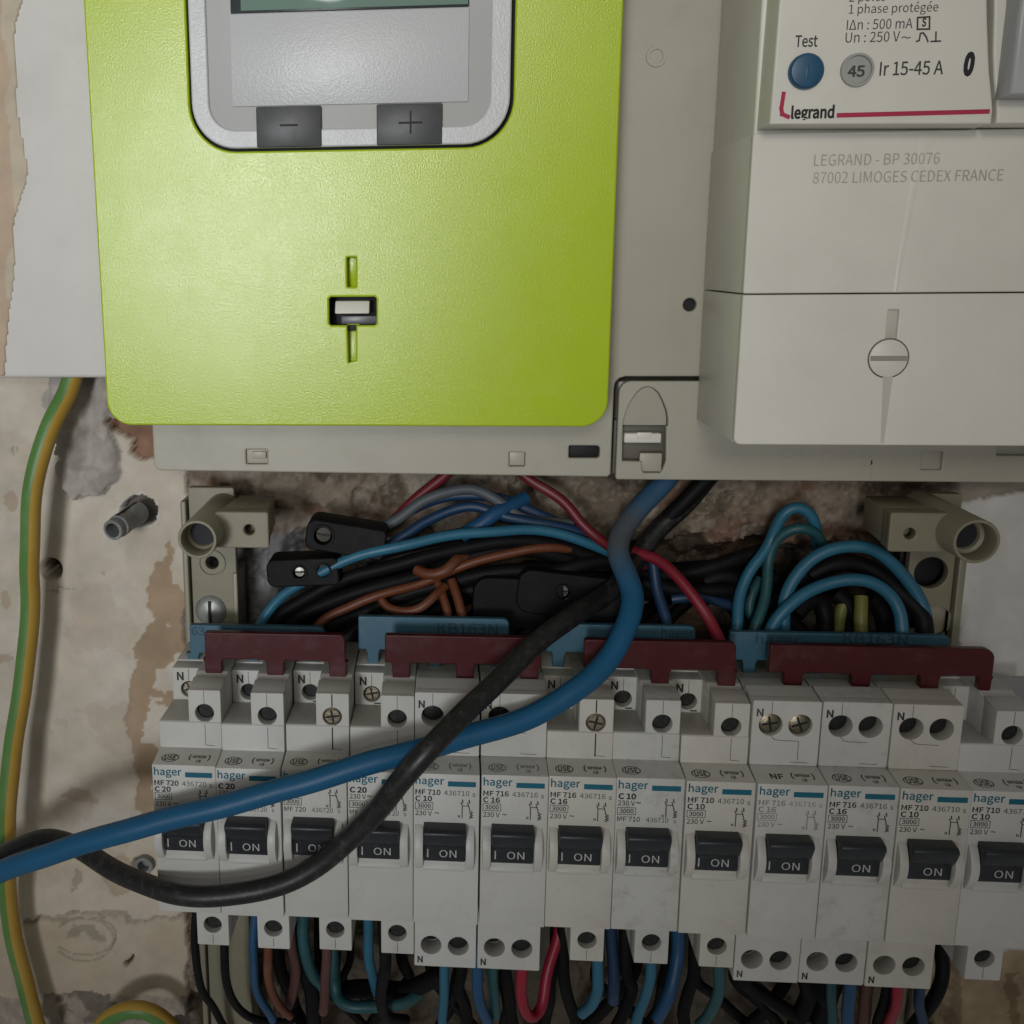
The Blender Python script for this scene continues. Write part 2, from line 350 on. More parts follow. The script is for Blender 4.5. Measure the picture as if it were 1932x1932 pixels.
    # painted wall at the right, raw wood-coloured plaster low down
    rw = (U >= 1808 + 8 * n1) & (V > 840); H[rw] += .6; C[rw] = np.array([.58, .565, .545]) * (1 + .05 * mid[rw])[:, None]
    q = rw & (V < 935 + 30 * n1); paint(q, (.30, .265, .22)); H[q] -= 1.5
    q = cv & (V > 1770) & (U > 470 + 20 * n1); paint(q, (.115, .095, .072))  # mortar below the breakers: deep shade put into its colour
    q = (U > 1640 + 25 * n1) & (V > 1790); paint(q, (.33, .255, .165)); H[q] += .5
    q = (np.abs(u - 1905) < 9) & (V > 1830); paint(q, (.22, .15, .085))
    for hx_, hz_, hr_ in ((*at(97, 1073, WY)[[0, 2]], 3.75), (*at(268, 1634, WY)[[0, 2]], 3.6)):   # clean rims on the drilled holes
        dx, dz = X - hx_, Z - hz_; rr = np.hypot(dx, dz) + 1e-9; inn = rr < hr_; near = np.abs(rr - hr_) < .62
        H = np.where(inn & ~near, -14, np.where(inn, -14, H)); k = np.where(near & inn, (hr_ - .02) / rr, np.where(near, (hr_ + .02) / rr, 1)); X = hx_ + dx * k; Z = hz_ + dz * k; C[inn] = (.17, .14, .11)
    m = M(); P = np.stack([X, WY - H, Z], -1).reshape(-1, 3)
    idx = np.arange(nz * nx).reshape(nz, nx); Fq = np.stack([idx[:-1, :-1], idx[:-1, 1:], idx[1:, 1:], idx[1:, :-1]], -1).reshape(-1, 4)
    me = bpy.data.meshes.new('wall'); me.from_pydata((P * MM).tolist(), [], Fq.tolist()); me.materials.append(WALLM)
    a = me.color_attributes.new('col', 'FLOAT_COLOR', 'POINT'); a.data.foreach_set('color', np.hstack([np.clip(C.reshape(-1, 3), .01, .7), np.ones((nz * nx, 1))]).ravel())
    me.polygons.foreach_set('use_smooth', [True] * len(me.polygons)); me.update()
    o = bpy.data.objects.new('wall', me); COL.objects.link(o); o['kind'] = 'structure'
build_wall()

# ------------------------------------------------------------------ white trunking at the left
tr0 = at(-80, 400, 47)[0]; tb = at(100, 713, 47)[2]
link('cable_trunking', M().box(tr0, 30, 47, 59.5, tb, 260, 1.2, 3), TRUNK, label='off-white painted cable trunking on the wall left of the green cover', cat='trunking')

# ------------------------------------------------------------------ mounting panel with its clip-on lower cover
PY = 38.4
mp = thing('meter_board', (100, 60, 71), 'white plastic meter board behind the green meter cover, with a latched lower cover', 'meter board')
out = [(-6.2, 74.2), (-5.6, 73.0), (-4.4, 72.5), (122.6, 71.6), (123.5, 72.4), (123.5, 96.4), (123.8, 98.0), (124.8, 99.1), (126.4, 99.6), (330, 99.6), (330, 300), (-6.2, 300)]
holes = [circ(142.6, 118.8, 1.75, 24), rrect(111.8, 120.3, 76.9, 80.4, [1, .4, .4, .8], 3), rrect(20.8, 27.0, 74.6, 78.8, .3, 2), rrect(95.4, 99.8, 74.4, 78.4, .3, 2)]
link('back_plate', M().plate(out, holes, PY, PY + 2.6, .45), P_PANEL, mp)
m = M(); m.box(-5.0, 122, PY + 4.2, 59.8, 74.0, 299, .4); m.box(122, 329, PY + 4.2, 59.8, 101, 299, .4)
link('panel_box', m, P_PANEL, mp)
for q in ((20.9, 26.9, PY + .9, PY + 4.3, 74.7, 78.7, .1), (95.5, 99.7, PY + 1.2, PY + 4.3, 74.5, 78.3, .1), (22.5, 26.6, PY - .05, PY + .85, 76.2, 78.3, .25)): link('knock_out', M().box(*q), P_PANEL, mp)
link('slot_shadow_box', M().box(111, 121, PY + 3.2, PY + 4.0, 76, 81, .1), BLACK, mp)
def zl(x, y): p = at(1144.9 + .1111 * x, 697.6 + .1111 * y, PY - .6); return (p[0], p[2])
CV = PY - .6
arch = [zl(275, 950), zl(290, 850), zl(340, 690), zl(420, 520), zl(520, 380), zl(610, 310), zl(700, 290), zl(790, 315), zl(880, 390), zl(960, 540), zl(1020, 700), zl(1045, 850), zl(1040, 955)]
arch_s = arch
winb = [zl(1010, 975), zl(1005, 1545), zl(950, 1700), zl(910, 1755), zl(630, 1755), zl(600, 1700), zl(590, 1560), zl(262, 1550)]
lowc = thing('x', (0, 0, 0), 'x', 'x'); bpy.data.objects.remove(bpy.data.objects[lowc['_name']])
lc = M(); lc.plate(rrect(124.8, 330, 71.0, 98.4, [0, 3.2, .7, 0], 6), [arch + winb, rrect(206.0, 211.4, 74.3, 79.3, .3, 2), rrect(225.2, 233.6, 78.4, 82.0, .3, 2)], CV, CV + 2.4, .4)
cvp = link('lower_cover', lc, P_PANEL, mp)
m = M(); ztop = max(p[1] for p in arch); m.plate([(x + (0.15 if x < 133 else -0.15), z - .1) for x, z in arch], [], CV + .35, CV + 1.6, .1)
m.xf(lambda p: (p[0], p[1] + (ztop - p[2]) * .16, p[2])); link('finger_recess', m, P_PANEL, cvp)
a0, a1 = zl(310, 1090), zl(940, 1260); m = M(); m.box(a0[0], a1[0], CV + 1.2, CV + 6, a1[1], a0[1], .45, 3)
b0, b1 = zl(525, 1080), zl(770, 1180); m.box(b0[0], b1[0], CV + .85, CV + 1.5, b1[1], b0[1] + .1, .15)
link('latch_tab', m, W_PLAST, cvp)
a0, a1 = zl(575, 1430), zl(960, 1750); m = M(); m.box(a0[0], a1[0] - .3, CV + 1.3, CV + 3, a1[1], a0[1], .3)
link('latch_hook', m, P_PANEL, cvp)
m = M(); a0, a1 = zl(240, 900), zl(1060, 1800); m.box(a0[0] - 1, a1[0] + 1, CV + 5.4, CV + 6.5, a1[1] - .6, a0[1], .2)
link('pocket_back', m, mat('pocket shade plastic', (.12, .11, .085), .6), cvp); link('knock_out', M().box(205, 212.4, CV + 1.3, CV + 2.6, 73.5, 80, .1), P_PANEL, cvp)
m = M(); text(m, 'ERDFS', at(1474, 878, CV)[0], at(1474, 880, CV)[2], 4.6, CV - .12, w=24, bold=-.01); m2 = M(); n0 = len(m.v)
link('embossed_lettering', m, P_PANEL, cvp)
m = M(); x = at(1643, 870, CV)[0]; m.box(x, x + .45, CV - .12, CV + .3, 71.6, 86.5, .05); link('moulded_rib', m, P_PANEL, cvp)
m = M(); m.lathe(130.8, 181.8, [(0, PY - .02), (1.6, PY - .02), (1.7, PY - .35), (2.6, PY - .35), (2.7, PY)], 24); link('moulded_boss', m, P_PANEL, mp)
# box under the lower cover
link('cover_rim', M().box(141, 329, CV + 2.4, 59, 72.0, 97.6, .4), P_PANEL, cvp)
link('cover_rim', M().box(125.6, 141, CV + 7, 59, 72.0, 97.6, .4), P_PANEL, cvp)
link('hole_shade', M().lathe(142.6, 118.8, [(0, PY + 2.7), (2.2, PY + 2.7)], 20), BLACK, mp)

# ------------------------------------------------------------------ electricity meter
GY = 18.4
mt = thing('electricity_meter', (53, 38, 88.7), 'lime green smart electricity meter with grey display window and two dark buttons', 'electricity meter')
winr = rrect(13.2, 93.6, 158.3, 260, 11.5, 10)
slit1, slit2 = rrect(52.3, 54.6, 124.6, 132, .25, 2), None
bigh = [(47.5, 115.4), (48.0, 114.9), (52.2, 114.9), (52.4, 105.3), (54.4, 105.9), (54.5, 114.9), (59.3, 114.9), (59.8, 115.4), (59.8, 121.6), (59.3, 122.1), (48.0, 122.1), (47.5, 121.6)]
link('green_cover', M().plate(rrect(-12.5, 119.1, 88.7, 300, 6.6, 8), [winr, slit1, bigh], GY, GY + 2.4, .5, res=3), GREEN, mt)
# sloped bottoms of the two slits
m = M(); m.box(51.8, 55.1, GY + 2.9, GY + 5.2, 124, 132.6, .05); m.box(51.8, 55.1, GY + 2.9, GY + 5.2, 104.4, 115, .05)
m.xf(lambda p: (p[0], p[1] + (max(0, (132 - p[2])) * .13 if p[2] > 120 else max(0, (p[2] - 105)) * .13), p[2])); link('slit_floor', m, GREEN, mt)
m = M(); m.box(46, 61, GY + 7.6, GY + 8.4, 113, 123, .1); m.box(46.2, 47.4, GY + 2.4, GY + 8, 114, 123, .1); m.box(59.9, 61, GY + 2.4, GY + 8, 114, 123, .1); m.box(46, 61, GY + 2.5, GY + 8, 113.4, 114.8, .1)
link('latch_pocket', m, BLACK, mt)
m = M(); m.box(48.9, 57.8, GY + 1.2, GY + 6, 117.8, 121, .3); m.xf(lambda p: (p[0], p[1] + (p[2] - 117.8) * .55, p[2])); link('latch_tab', m, W_PLAST, mt)
m = M(); m.box(50.3, 59.8, GY + 4.0, GY + 7, 115.0, 117.1, .2); link('latch_bolt', m, mat('latch grey', (.10, .10, .11), .35), mt)
link('meter_case', M().box(1, 117, GY + 8.5, PY - .1, 93, 298, 1.5), P_PANEL, mt)
link('cover_skirt', M().plate(rrect(-10.5, 117.1, 90.6, 298, 5, 6), [rrect(-8.5, 115.1, 92.6, 296, 4, 6)], GY + 2.4, PY - 1.5, .2), GREEN, mt)
link('window_gap', M().box(10, 97, GY + 2.6, GY + 3.4, 155, 262, .1), BLACK, mt)
fr = M(); fr.plate(rrect(13.75, 92.75, 159.0, 259, 11, 10), [rrect(18.2, 87.9, 163.4, 255, 6.5, 8)], GY - .15, GY + 2.4, .45, res=4)
wf = link('window_frame', fr, GREY, mt)
link('window_recess', M().box(17, 89.5, GY + .45, GY + 2.3, 162.6, 256, .1), GREY2, mt)
link('display_plate', M().box(24.0, 82.6, GY - .05, GY + 1.2, 169.0, 190.55, .22), GREY, mt)
m = M(); m.box(24.3, 82.6, GY + .1, GY + 1.0, 190.75, 232, .2); dp = link('display', m, mat('display bezel', (.035, .045, .045), .2), mt)
m = M(); m.box(26.9, 82.3, GY - .02, GY + .5, 191.3, 231, .05); link('display_glass', m, LCD, dp)
for x0, x1, sgn in [(30.0, 46.4, '-'), (60.1, 76.3, '+')]:
    m = M(); m.box(x0, x1, GY - .5, GY + 1.5, 159.1, 168.8, .35); b = link('push_button', m, SMOKE, mt)
    m = M(); cx = x0 + (8.2 if sgn == '-' else 8.4); m.stroke([(cx - (2 if sgn == '-' else 2.7), 164.3), (cx + (2 if sgn == '-' else 2.7), 164.3)], .55, GY - .52)
    if sgn == '+': m.stroke([(cx, 161.9), (cx, 166.9)], .45, GY - .515)
    link('button_sign', m, BLACK, b)

# ------------------------------------------------------------------ main circuit breaker at the top right
LX, LY = 145.7, -2.3
mb = thing('main_breaker', (200, PY, 87.7), 'large white main circuit breaker with round blue test button and crimson line', 'circuit breaker')
link('lower_terminal_cover', M().plate(rrect(LX, 290, 87.7, 122.55, [0, .3, 1.6, 0], 4), [rrect(178.2, 180.6, 112.4, 119.0, .2, 2)], LY, LY + 2, .35), W_PLAST, mb)
link('upper_terminal_cover', M().plate(rrect(LX, 290, 122.85, 158.0, .4, 2), [], LY, LY + 2, .35), W_PLAST, mb)
# shells: side walls of the two covers
m = M(); m.box(LX + .15, 289, LY + 1.6, PY - .7, 88.0, 122.55, .3); link('lower_shell', m, W_PLAST, mb)
m = M(); m.box(LX + .15, 289, LY + 1.6, PY - .7, 122.9, 157.9, .3); link('upper_shell', m, W_PLAST, mb)
m = M(); m.box(LX + .6, 289, LY + 2.2, PY - .6, 157.4, 299, .6, 3); link('body', m, W_PLAST, mb)
fx = lambda u, v, Y: (at(u, v, Y)[0], at(u, v, Y)[2])
NY = -10.0
led = [fx(1452, 235, NY), fx(1871, 234, NY), fx(1874, 205, NY), fx(1872, 178, NY), fx(1868, 140, NY), fx(1866, 100, NY), fx(1864, 40, NY), fx(1863, -10, NY), fx(1862, -260, NY), fx(1492, -260, NY)]
lp = link('label_panel', M().plate(led, [], NY, LY + 4, .5, res=3), W_PLAST, mb)
rp = [fx(1880, 233, NY), fx(2300, 231, NY), fx(2300, -260, NY), fx(1878, -260, NY), fx(1877, 20, NY), fx(1875, 100, NY), fx(1877, 150, NY), fx(1881, 190, NY), fx(1882, 215, NY)]
link('switch_panel', M().plate(rp, [], NY + .2, LY + 4, .5, res=3), W_PLAST, mb)
hb = [fx(1897, 182, NY - 4), fx(2060, 182, NY - 4), fx(2060, -200, NY - 4), fx(1925, -200, NY - 4), fx(1918, 0, NY - 4)]
link('switch_lever', M().plate(hb, [], NY - 6, NY + 1, .8, res=3), mat('lever grey plastic', (.40, .41, .41), .4), mb)
# V ridge added to imitate a reflected streak on the upper cover, and the tapered groove under the screw
m = M(); pr = [fx(1778, 252, LY), fx(1732, 252, LY), fx(1706, 420, LY), fx(1684, 550, LY), fx(1694, 550, LY), fx(1716, 420, LY), fx(1748, 300, LY)]
q = M(); c = [(1755, 251, 23), (1740, 290, 9), (1722, 360, 7), (1708, 440, 6), (1697, 500, 5), (1689, 551, 4)]
vs = []; fs = []
for (u, v, w) in c:
    for du, dy in ((-w, -.03), (0, -.2), (w, -.03)):
        p = at(u + du, v, LY); vs.append((p[0], LY + dy, p[2]))
for i in range(len(c) - 1):
    for j in range(2): a = i * 3 + j; fs.append((a, a + 1, a + 4, a + 3))
m = M(); m.add(vs, fs); link('streak_ridge', m, W_PLAST, mb)
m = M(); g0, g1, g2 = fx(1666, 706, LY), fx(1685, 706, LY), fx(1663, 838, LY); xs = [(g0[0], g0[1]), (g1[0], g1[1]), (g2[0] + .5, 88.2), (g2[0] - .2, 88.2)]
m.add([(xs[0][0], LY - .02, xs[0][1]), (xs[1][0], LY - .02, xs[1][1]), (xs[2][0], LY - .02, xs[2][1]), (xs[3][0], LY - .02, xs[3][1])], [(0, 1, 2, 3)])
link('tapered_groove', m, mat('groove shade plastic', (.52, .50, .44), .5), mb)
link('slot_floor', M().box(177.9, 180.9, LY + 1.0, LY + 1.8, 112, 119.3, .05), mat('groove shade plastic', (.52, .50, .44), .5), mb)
sx, sz = fx(1676, 676, LY)
m = M(); m.lathe(sx, sz, [(4.55, LY - .05), (4.6, LY - .02)], 40); m.lathe(sx, sz, [(0, LY - .35), (4.0, LY - .35), (4.3, LY - .15), (4.3, LY + .2)], 40)
cs = link('cover_screw', m, W_PLAST, mb)
link('screw_gap', M().lathe(sx, sz, [(0, LY - .015), (4.65, LY - .015)], 40), INKG, cs)
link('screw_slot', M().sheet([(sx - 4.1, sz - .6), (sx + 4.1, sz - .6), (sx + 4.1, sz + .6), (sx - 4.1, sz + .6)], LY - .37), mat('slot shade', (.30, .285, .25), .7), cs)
m = M(); e1, e2 = fx(1535, 313, LY), fx(1533, 346, LY)
text(m, 'LEGRAND - BP 30076', e1[0], e1[1], 2.4, LY - .23, w=fx(1772, 303, LY)[0] - e1[0], bold=-.006)
text(m, '87002 LIMOGES CEDEX FRANCE', e2[0], e2[1], 2.4, LY - .23, w=fx(1892, 333, LY)[0] - e2[0], bold=-.006)
link('address_lettering', m, INKL, mb)
def lpt(u, v): p = at(u, v, NY); return p[0], p[2]
def zt(x, y): return lpt((1640 + x * 520 / 1932) * .89444, (y * 520 / 1932) * .89444)
m = M(); T = NY - .04
def put(s, x, y, w, h, bold=0, shear=0): a = zt(x, y); text(m, s, a[0], a[1], h, T, w=zt(x + w, y)[0] - a[0], bold=bold, shear=shear)
put('2 pôles', 560, 14, 285, 1.75); put('1 phase protégée', 558, 108, 698, 1.75); put('IΔn : 500 mA', 540, 235, 515, 1.95); put('Un : 250 V', 530, 335, 425, 2.0); put('~', 965, 335, 78, 2.0)
put('Test', 136, 368, 176, 2.25, .012); put('Ir 15-45 A', 797, 592, 498, 2.65, .008)
a = [zt(*q) for q in [(1090, 325), (1110, 318), (1120, 262), (1142, 258), (1165, 290), (1178, 326)]]; m.stroke(a, .32, T)
m.stroke([zt(1204, 325), zt(1276, 322)], .32, T); m.stroke([zt(1242, 252), zt(1240, 322)], .32, T)
a = [zt(*q) for q in [(1098, 138), (1192, 132), (1190, 228), (1096, 230), (1098, 138)]]; m.stroke(a, .35, T); put('S', 1128, 206, 36, 1.55, .03)
link('rating_lettering', m, INKG, lp)
m = M(); put('0', 1452, 582, 84, 4.0, .05, .1); link('position_number', m, INK, lp); m = M(); put('legrand', 104, 928, 338, 2.3, .028); link('brand_lettering', m, INK, lp)
m = M(); m.stroke([zt(48, 735), zt(30, 850), zt(36, 895), zt(82, 915)], .85, T); m.stroke([zt(482, 904), zt(1645, 874)], .95, T); link('crimson_line', m, CRIM, lp)
tx, tz = zt(218, 562)
m = M(); m.lathe(tx, tz, [(0, NY - 1.6), (2.5, NY - 1.6), (3.2, NY - 1.45), (3.6, NY - 1.0), (3.7, NY + .5)], 36); tbn = link('test_button', m, BLUEBTN, mb)
link('test_button_mark', M().box(tx - .3, tx + .2, NY - 1.68, NY - 1.2, tz - 1.6, tz + 1.2, .1), BLUEBTN, tbn)
rx, rz = zt(620, 550); m = M(); m.lathe(rx, rz, [(0, NY - .3), (2.75, NY - .3), (2.9, NY - .9), (3.35, NY - .9), (3.45, NY)], 36)
rd = link('rating_dial', m, mat('dial grey plastic', (.36, .365, .345), .35, .5), mb); m = M(); text(m, '45', rx - 1.9, rz - 1.3, 2.1, NY - .36, w=3.5, bold=.02); link('dial_number', m, INKG, rd)

# ------------------------------------------------------------------ enclosure chassis
ef = thing('enclosure_frame', (110, 59, -120), 'cream plastic enclosure frame with tubular screw pillars either side of the wiring', 'enclosure frame')
EY = 46
x0, x1 = at(362, 1100, EY)[0], at(447, 1100, EY)[0]; hx, hz = fx(400, 1062, EY)[0], fx(400, 1062, EY)[1]
lu = link('upright', M().plate(rrect(x0, x1, -130, 66, .6, 2), [circ(hx, hz, 2.0, 20)], EY, EY + 3, .3), CREAM, ef)
m = M(); m.box(x0 - 2.2, x0 - .5, EY - 1.5, 59, -130, 62, .4); m.box(x1 - 1.2, x1 + .3, EY - .8, 58, -130, 40, .3); link('upright_flange', m, CREAM, ef)
m = M(); m.lathe(hx, hz, [(3.6, EY - .02), (3.7, EY - .5), (4.1, EY - .5), (4.2, EY)], 28); link('hole_rim', m, CREAM, lu)
sx_, sz_ = fx(398, 1152, EY); m = M(); m.lathe(sx_, sz_, [(0, EY - 1.7), (3.0, EY - 1.4), (4.6, EY - .5), (4.9, EY + .1)], 30); sc = link('fixing_screw', m, mat('zinc screw', (.33, .34, .32), .45, .5, metal=.6, var=.2, vscale=200), ef)
m = M(); m.box(sx_ - .5, sx_ + .5, EY - 1.75, EY - 1.2, sz_ - 3.6, sz_ + 3.4, .1); link('screw_slot', m, BLACK, sc)
rx0, rx1 = at(1712, 1100, EY)[0], at(1798, 1100, EY)[0]; h1, h2 = fx(1757, 1081, EY), fx(1766, 1172, EY)
m = M(); m.plate(rrect(rx0, rx1, -130, 66, .6, 2), [circ(h1[0], h1[1], 4.6, 28), circ(h2[0], h2[1], 4.6, 28)], EY, EY + 3, .3); link('upright', m, CREAM, ef)
m = M(); m.box(rx1 + .5, rx1 + 2.6, EY - 1.5, 59, -130, 60, .4); link('upright_flange', m, CREAM, ef)
m = M(); m.box(h1[0] - 6, h1[0] + 6, EY + 7, EY + 8, h1[1] - 6, h1[1] + 6, .1); link('hole_back', m, BLACK, ef)
m = M(); m.lathe(h2[0], h2[1], [(0, EY + 1.5), (4.3, EY + 1.5)], 28); link('hole_plug', m, mat('plug cream', (.30, .27, .20), .5), ef)
for (u, v, a0, a1, b0, b1, hu, hv, rr) in [(372, 1018, 405, 507, 966, 1034, 470, 1000, 5.3), (1843, 1022, 1678, 1800, 968, 1042, 1717, 1007, 5.7)]:
    FY, AY = 12.0, 22.0; c = at(u, v, FY); l, r_ = at(a0, 1000, AY)[0], at(a1, 1000, AY)[0]; t, b = at((a0 + a1) / 2, b0, AY)[2], at((a0 + a1) / 2, b1, AY)[2]; h = fx(hu, hv, AY)
    m = M(); m.plate(rrect(l, r_, b, t, .8, 3), [circ(h[0], h[1], 1.5, 18)], AY, AY + 3, .4); m.box(l + .5, r_ - .5, AY + 6.2, EY + .5, b + .4, t - .3, .4)
    m.box(l + .3, h[0] - 2.2, AY + 2.8, AY + 7, b + .3, t - .25, .2); m.box(h[0] + 2.2, r_ - .3, AY + 2.8, AY + 7, b + .3, t - .25, .2); m.box(h[0] - 2.3, h[0] + 2.3, AY + 2.8, AY + 7, h[1] + 1.9, t - .25, .1); m.box(h[0] - 2.3, h[0] + 2.3, AY + 2.8, AY + 7, b + .3, h[1] - 1.9, .1)
    for k in range(len(m.v)):      # the arm narrows towards the wall
        p = m.v[k]; f = max(0, (p[1] - AY) / 24) * .25; m.v[k] = (p[0] + ((l + r_) / 2 - p[0]) * f, p[1], p[2] + ((t + b) / 2 - p[2]) * f * .3)
    m.lathe(c[0], c[2], [(rr, EY), (rr, FY + .3), (rr - .2, FY), (rr - .75, FY), (rr - .95, FY + .3), (rr - 1.1, FY + 6), (3.7, FY + 6.3), (3.5, FY + 6.6), (3.4, EY)], 44)
    pl = link('screw_pillar', m, CREAM, ef)
    link('pillar_bore', M().lathe(c[0], c[2], [(0, FY + 7.5), (3.48, FY + 7.5)], 24), BLACK, pl)

# ------------------------------------------------------------------ row of modular circuit breakers
P = 17.5; rb = random.Random(3)
B_TINTS = [B_PLAST, mat('breaker plastic slightly yellowed', (.49, .475, .42), .45, .4, bump=.1, bscale=2600, var=.05, vscale=90, dirt=((.33, .30, .24), .4, 140)), mat('breaker plastic pale', (.51, .505, .475), .43, .4, bump=.1, bscale=2600, var=.04, vscale=70, dirt=((.36, .34, .30), .3, 190))]
def breaker(i, typ, lay, amp, label, screws=(), faded=False, noI=False, cert=1):
    X = P * i; t = thing('circuit_breaker', (X + 8.75, 55, -44), label, 'circuit breaker', 'white circuit breakers along the rail')
    h = M(); eo = bpy.data.objects[t['_name']]; eo.location += Vector((0, rb.uniform(-.25, .25), rb.uniform(-.15, .15))) * MM; eo.rotation_euler = (rb.uniform(-.003, .003), rb.uniform(-.0025, .0025), rb.uniform(-.003, .003)); a, b = X + .13, X + P - .13; TY = 8.7
    if typ == 'B':
        h.extr([(0, 0), (TY - .1, .95), (16, .95), (16, 18.6), (24, 19.2), (24, 18.0), (46, 17.5), (46, -62.5), (16, -62.5), (16, -44.7), (TY - .1, -44.6), (0, -43.65)], a, b, .22)
        h.plate(rrect(a, b, .97, 18.9, .5, 3), [circ(X + 4.9, 12.2, 3.0), circ(X + 12.4, 12.2, 3.0)], TY, 16.2, .22)
        h.plate(rrect(a, b, -63.6, -44.9, .4, 3), [circ(X + 4.8, -56.9, 2.9), circ(X + 12.4, -56.9, 2.9)], TY + .6, 16.2, .22)
        h.extr([(TY + .4, 18.6), (16, 19.3), (17.8, 19.6), (18.3, 19.0), (18.3, 18)], a + .05, b - .05, .12)
    else:
        h.extr([(0, 0), (TY - .1, .95), (TY, 1.1), (TY, 8.2), (TY + .5, 8.6), (24, 8.2), (24, 8.0), (30, 8.0), (30, 17.6), (46, 17.0), (46, -47.5), (11.5, -47.5), (11.5, -44.7), (TY - .1, -44.6), (0, -43.65)], a, b, .22)
        h.plate(rrect(a, X + 9.2, 8.1, 17.9, .3, 2), [circ(X + 4.9, 11.4, 2.45)], 24.3, 30.2, .2)
        h.extr([(30, 17.2), (30, 18.2), (46, 18.4), (46, 17)], a, X + 9.2, .1)
        h.plate(rrect(X + 8.4, b, 8.2, 17.6, .35, 3), [circ(X + 12.8, 11.0, 2.6)], TY + .4, 16, .22)
        h.extr([(15.9, 8), (15.9, 17.5), (20, 18.9), (46, 18.9), (46, 8)], X + 8.4, b, .22); h.extr([(TY + .55, 17.3), (16.2, 18.6), (16.2, 17.3)], X + 8.45, b - .05, .05)
        h.plate(rrect(X + 8.2, b, -59.6, -45, .35, 3), [circ(X + 12.75, -53.2, 2.6)], TY, 16, .22)
        h.box(X + 8.2, b, 15.8, 46, -59.4, -46, .3)
    for c0, c1 in ((X + .55, X + 2.7), (X + 13.95, X + 16.1)):                    # curved cheeks either side of the toggle
        prof = [(1, -14.3)] + [(.2 - 3.3 * math.sin(math.pi * k / 12) ** .8, -14.3 - 13.2 * k / 12) for k in range(13)] + [(1, -27.5)]
        h.extr(prof, c0, c1, .18)
    h.extr([(.3, -25.2), (-.55, -26.9), (-.35, -27.5), (.3, -28.2)], X + 2.65, X + 14, .08)
    # moulding seams (dark hairlines)
    hl = lambda pts, y: h.stroke(pts, .13, y, 1)
    if typ == 'A':
        hl([(X + 12.8, 13.8), (X + 12.8, 17.4)], TY + .38); hl([(X + 12.9, 8.0), (X + 12.9, 1.9), (X + 15.3, 1.7)], TY - .03); hl([(X + 4.9, 14), (X + 4.9, 17.5)], 24.27); hl([(X + 12.75, -56.2), (X + 12.75, -59)], TY - .03)
        h.box(X + 5.6, X + 7.4, 24.1, 24.28, 8.6, 8.95, .05, 1, 1)
    else:
        hl([(X + 4.9, 15.4), (X + 4.9, 18.6)], TY - .03); hl([(X + 5.1, 9.2), (X + 6.0, 8.2), (X + 7.5, 8.0), (X + 11.9, 7.9)], TY - .03)
        if i == 9: hl([(X + 12.2, 7.9), (X + 12.2, 2.6)], TY - .03)
        hl([(X + 10.5, 2.0), (X + 14.8, 1.9)], TY - .03)
    if i in (2, 6): h.box(X + 12.65, X + 13.0, TY - .06, TY + 1, 1.6, 8.1, .04, 1, 1); h.box(X + 12.6, X + 12.95, TY + .34, TY + 1, 13.9, 17.4, .04, 1, 1)
    link('housing', h, [B_TINTS[(0, 2, 0, 0, 2, 0, 1, 0, 1, 0, 0, 1, 2)[i]] if i not in (7, 10) else mat('scuffed breaker plastic', (.47, .465, .43), .5, .4, bump=.15, bscale=2500, var=.05, dirt=((.22, .21, .18), .45, 260)), GROOVE], t)
    # terminal screws
    def screw(cx, cz, y, r, bright):
        m = M(); n = 24; m.lathe(cx, cz, [(0, y), (r * .8, y + .03), (r, y + .4), (r, y + 1.5)], n)
        s = link('terminal_screw', m, STEEL if bright else DEEPSCREW, t)
        m = M(); ang = random.uniform(0, 3); w = r * .11
        for k in range(2):
            ca, sa = math.cos(ang + k * math.pi / 2), math.sin(ang + k * math.pi / 2); L = r * .75
            m.add([(cx + ca * L - sa * w, y - .03 - .005 * k, cz + sa * L + ca * w), (cx - ca * L - sa * w, y - .03 - .005 * k, cz - sa * L + ca * w), (cx - ca * L + sa * w, y - .03 - .005 * k, cz - sa * L - ca * w), (cx + ca * L + sa * w, y - .03 - .005 * k, cz + sa * L - ca * w)], [(0, 1, 2, 3)])
        link('screw_cross', m, BLACK, s)
    if typ == 'B':
        for cx in (4.9, 12.4): screw(X + cx, 12.2, TY + (.9 if 'flush' in screws else 3.6), 2.75, 'flush' in screws)
        for cx, dp_ in ((4.8, 6.8), (12.4, 3.4)): screw(X + cx, -56.9, TY + dp_, 2.75, False)
    else:
        screw(X + 12.8, 11.0, TY + (.5 if 'line' in screws else 2.8), 2.5, 'line' in screws); screw(X + 4.9, 11.4, 24.3 + (.7 if 'neutral' in screws else 2.2), 2.3, 'neutral' in screws); screw(X + 12.75, -53.2, TY + 1.9, 2.45, False)
    # toggle
    g = M(); g.extr([(1.5, -13.7), (-3.7, -13.9), (-4.6, -14.5), (-4.7, -15.2), (-3.3, -18.2), (-2.1, -19.5), (-1.4, -20.1), (-1.3, -24.1), (-1.0, -24.5), (1.5, -24.6)], X + 2.85, X + 13.85, .25)
    tg = link('toggle_switch', g, TOGGLE, t)
    m = M(); text(m, 'ON', X + 7.0, -23.0, 2.05, -1.46, w=4.5, bold=.0)
    if not noI: m.stroke([(X + 3.95, -23.0), (X + 3.95, -20.95)], .34, -1.46)
    link('toggle_lettering', m, WHITEINK, tg)
    # printing on the label face
    y = -.05; m = M(); text(m, 'hager', X + .62, -2.95, 2.05, y, w=7.5, bold=.012); m.add([(X + 9.1, y, -1.95), (X + 16.4, y, -1.95), (X + 16.4, y, -3.4), (X + 9.1, y, -3.4)], [(0, 1, 2, 3)]); link('brand_lettering', m, TEAL, t)
    ik = INKF if faded else INK; ik2 = INKF if faded else INKG
    m = M(); k = M(); A = str(amp)
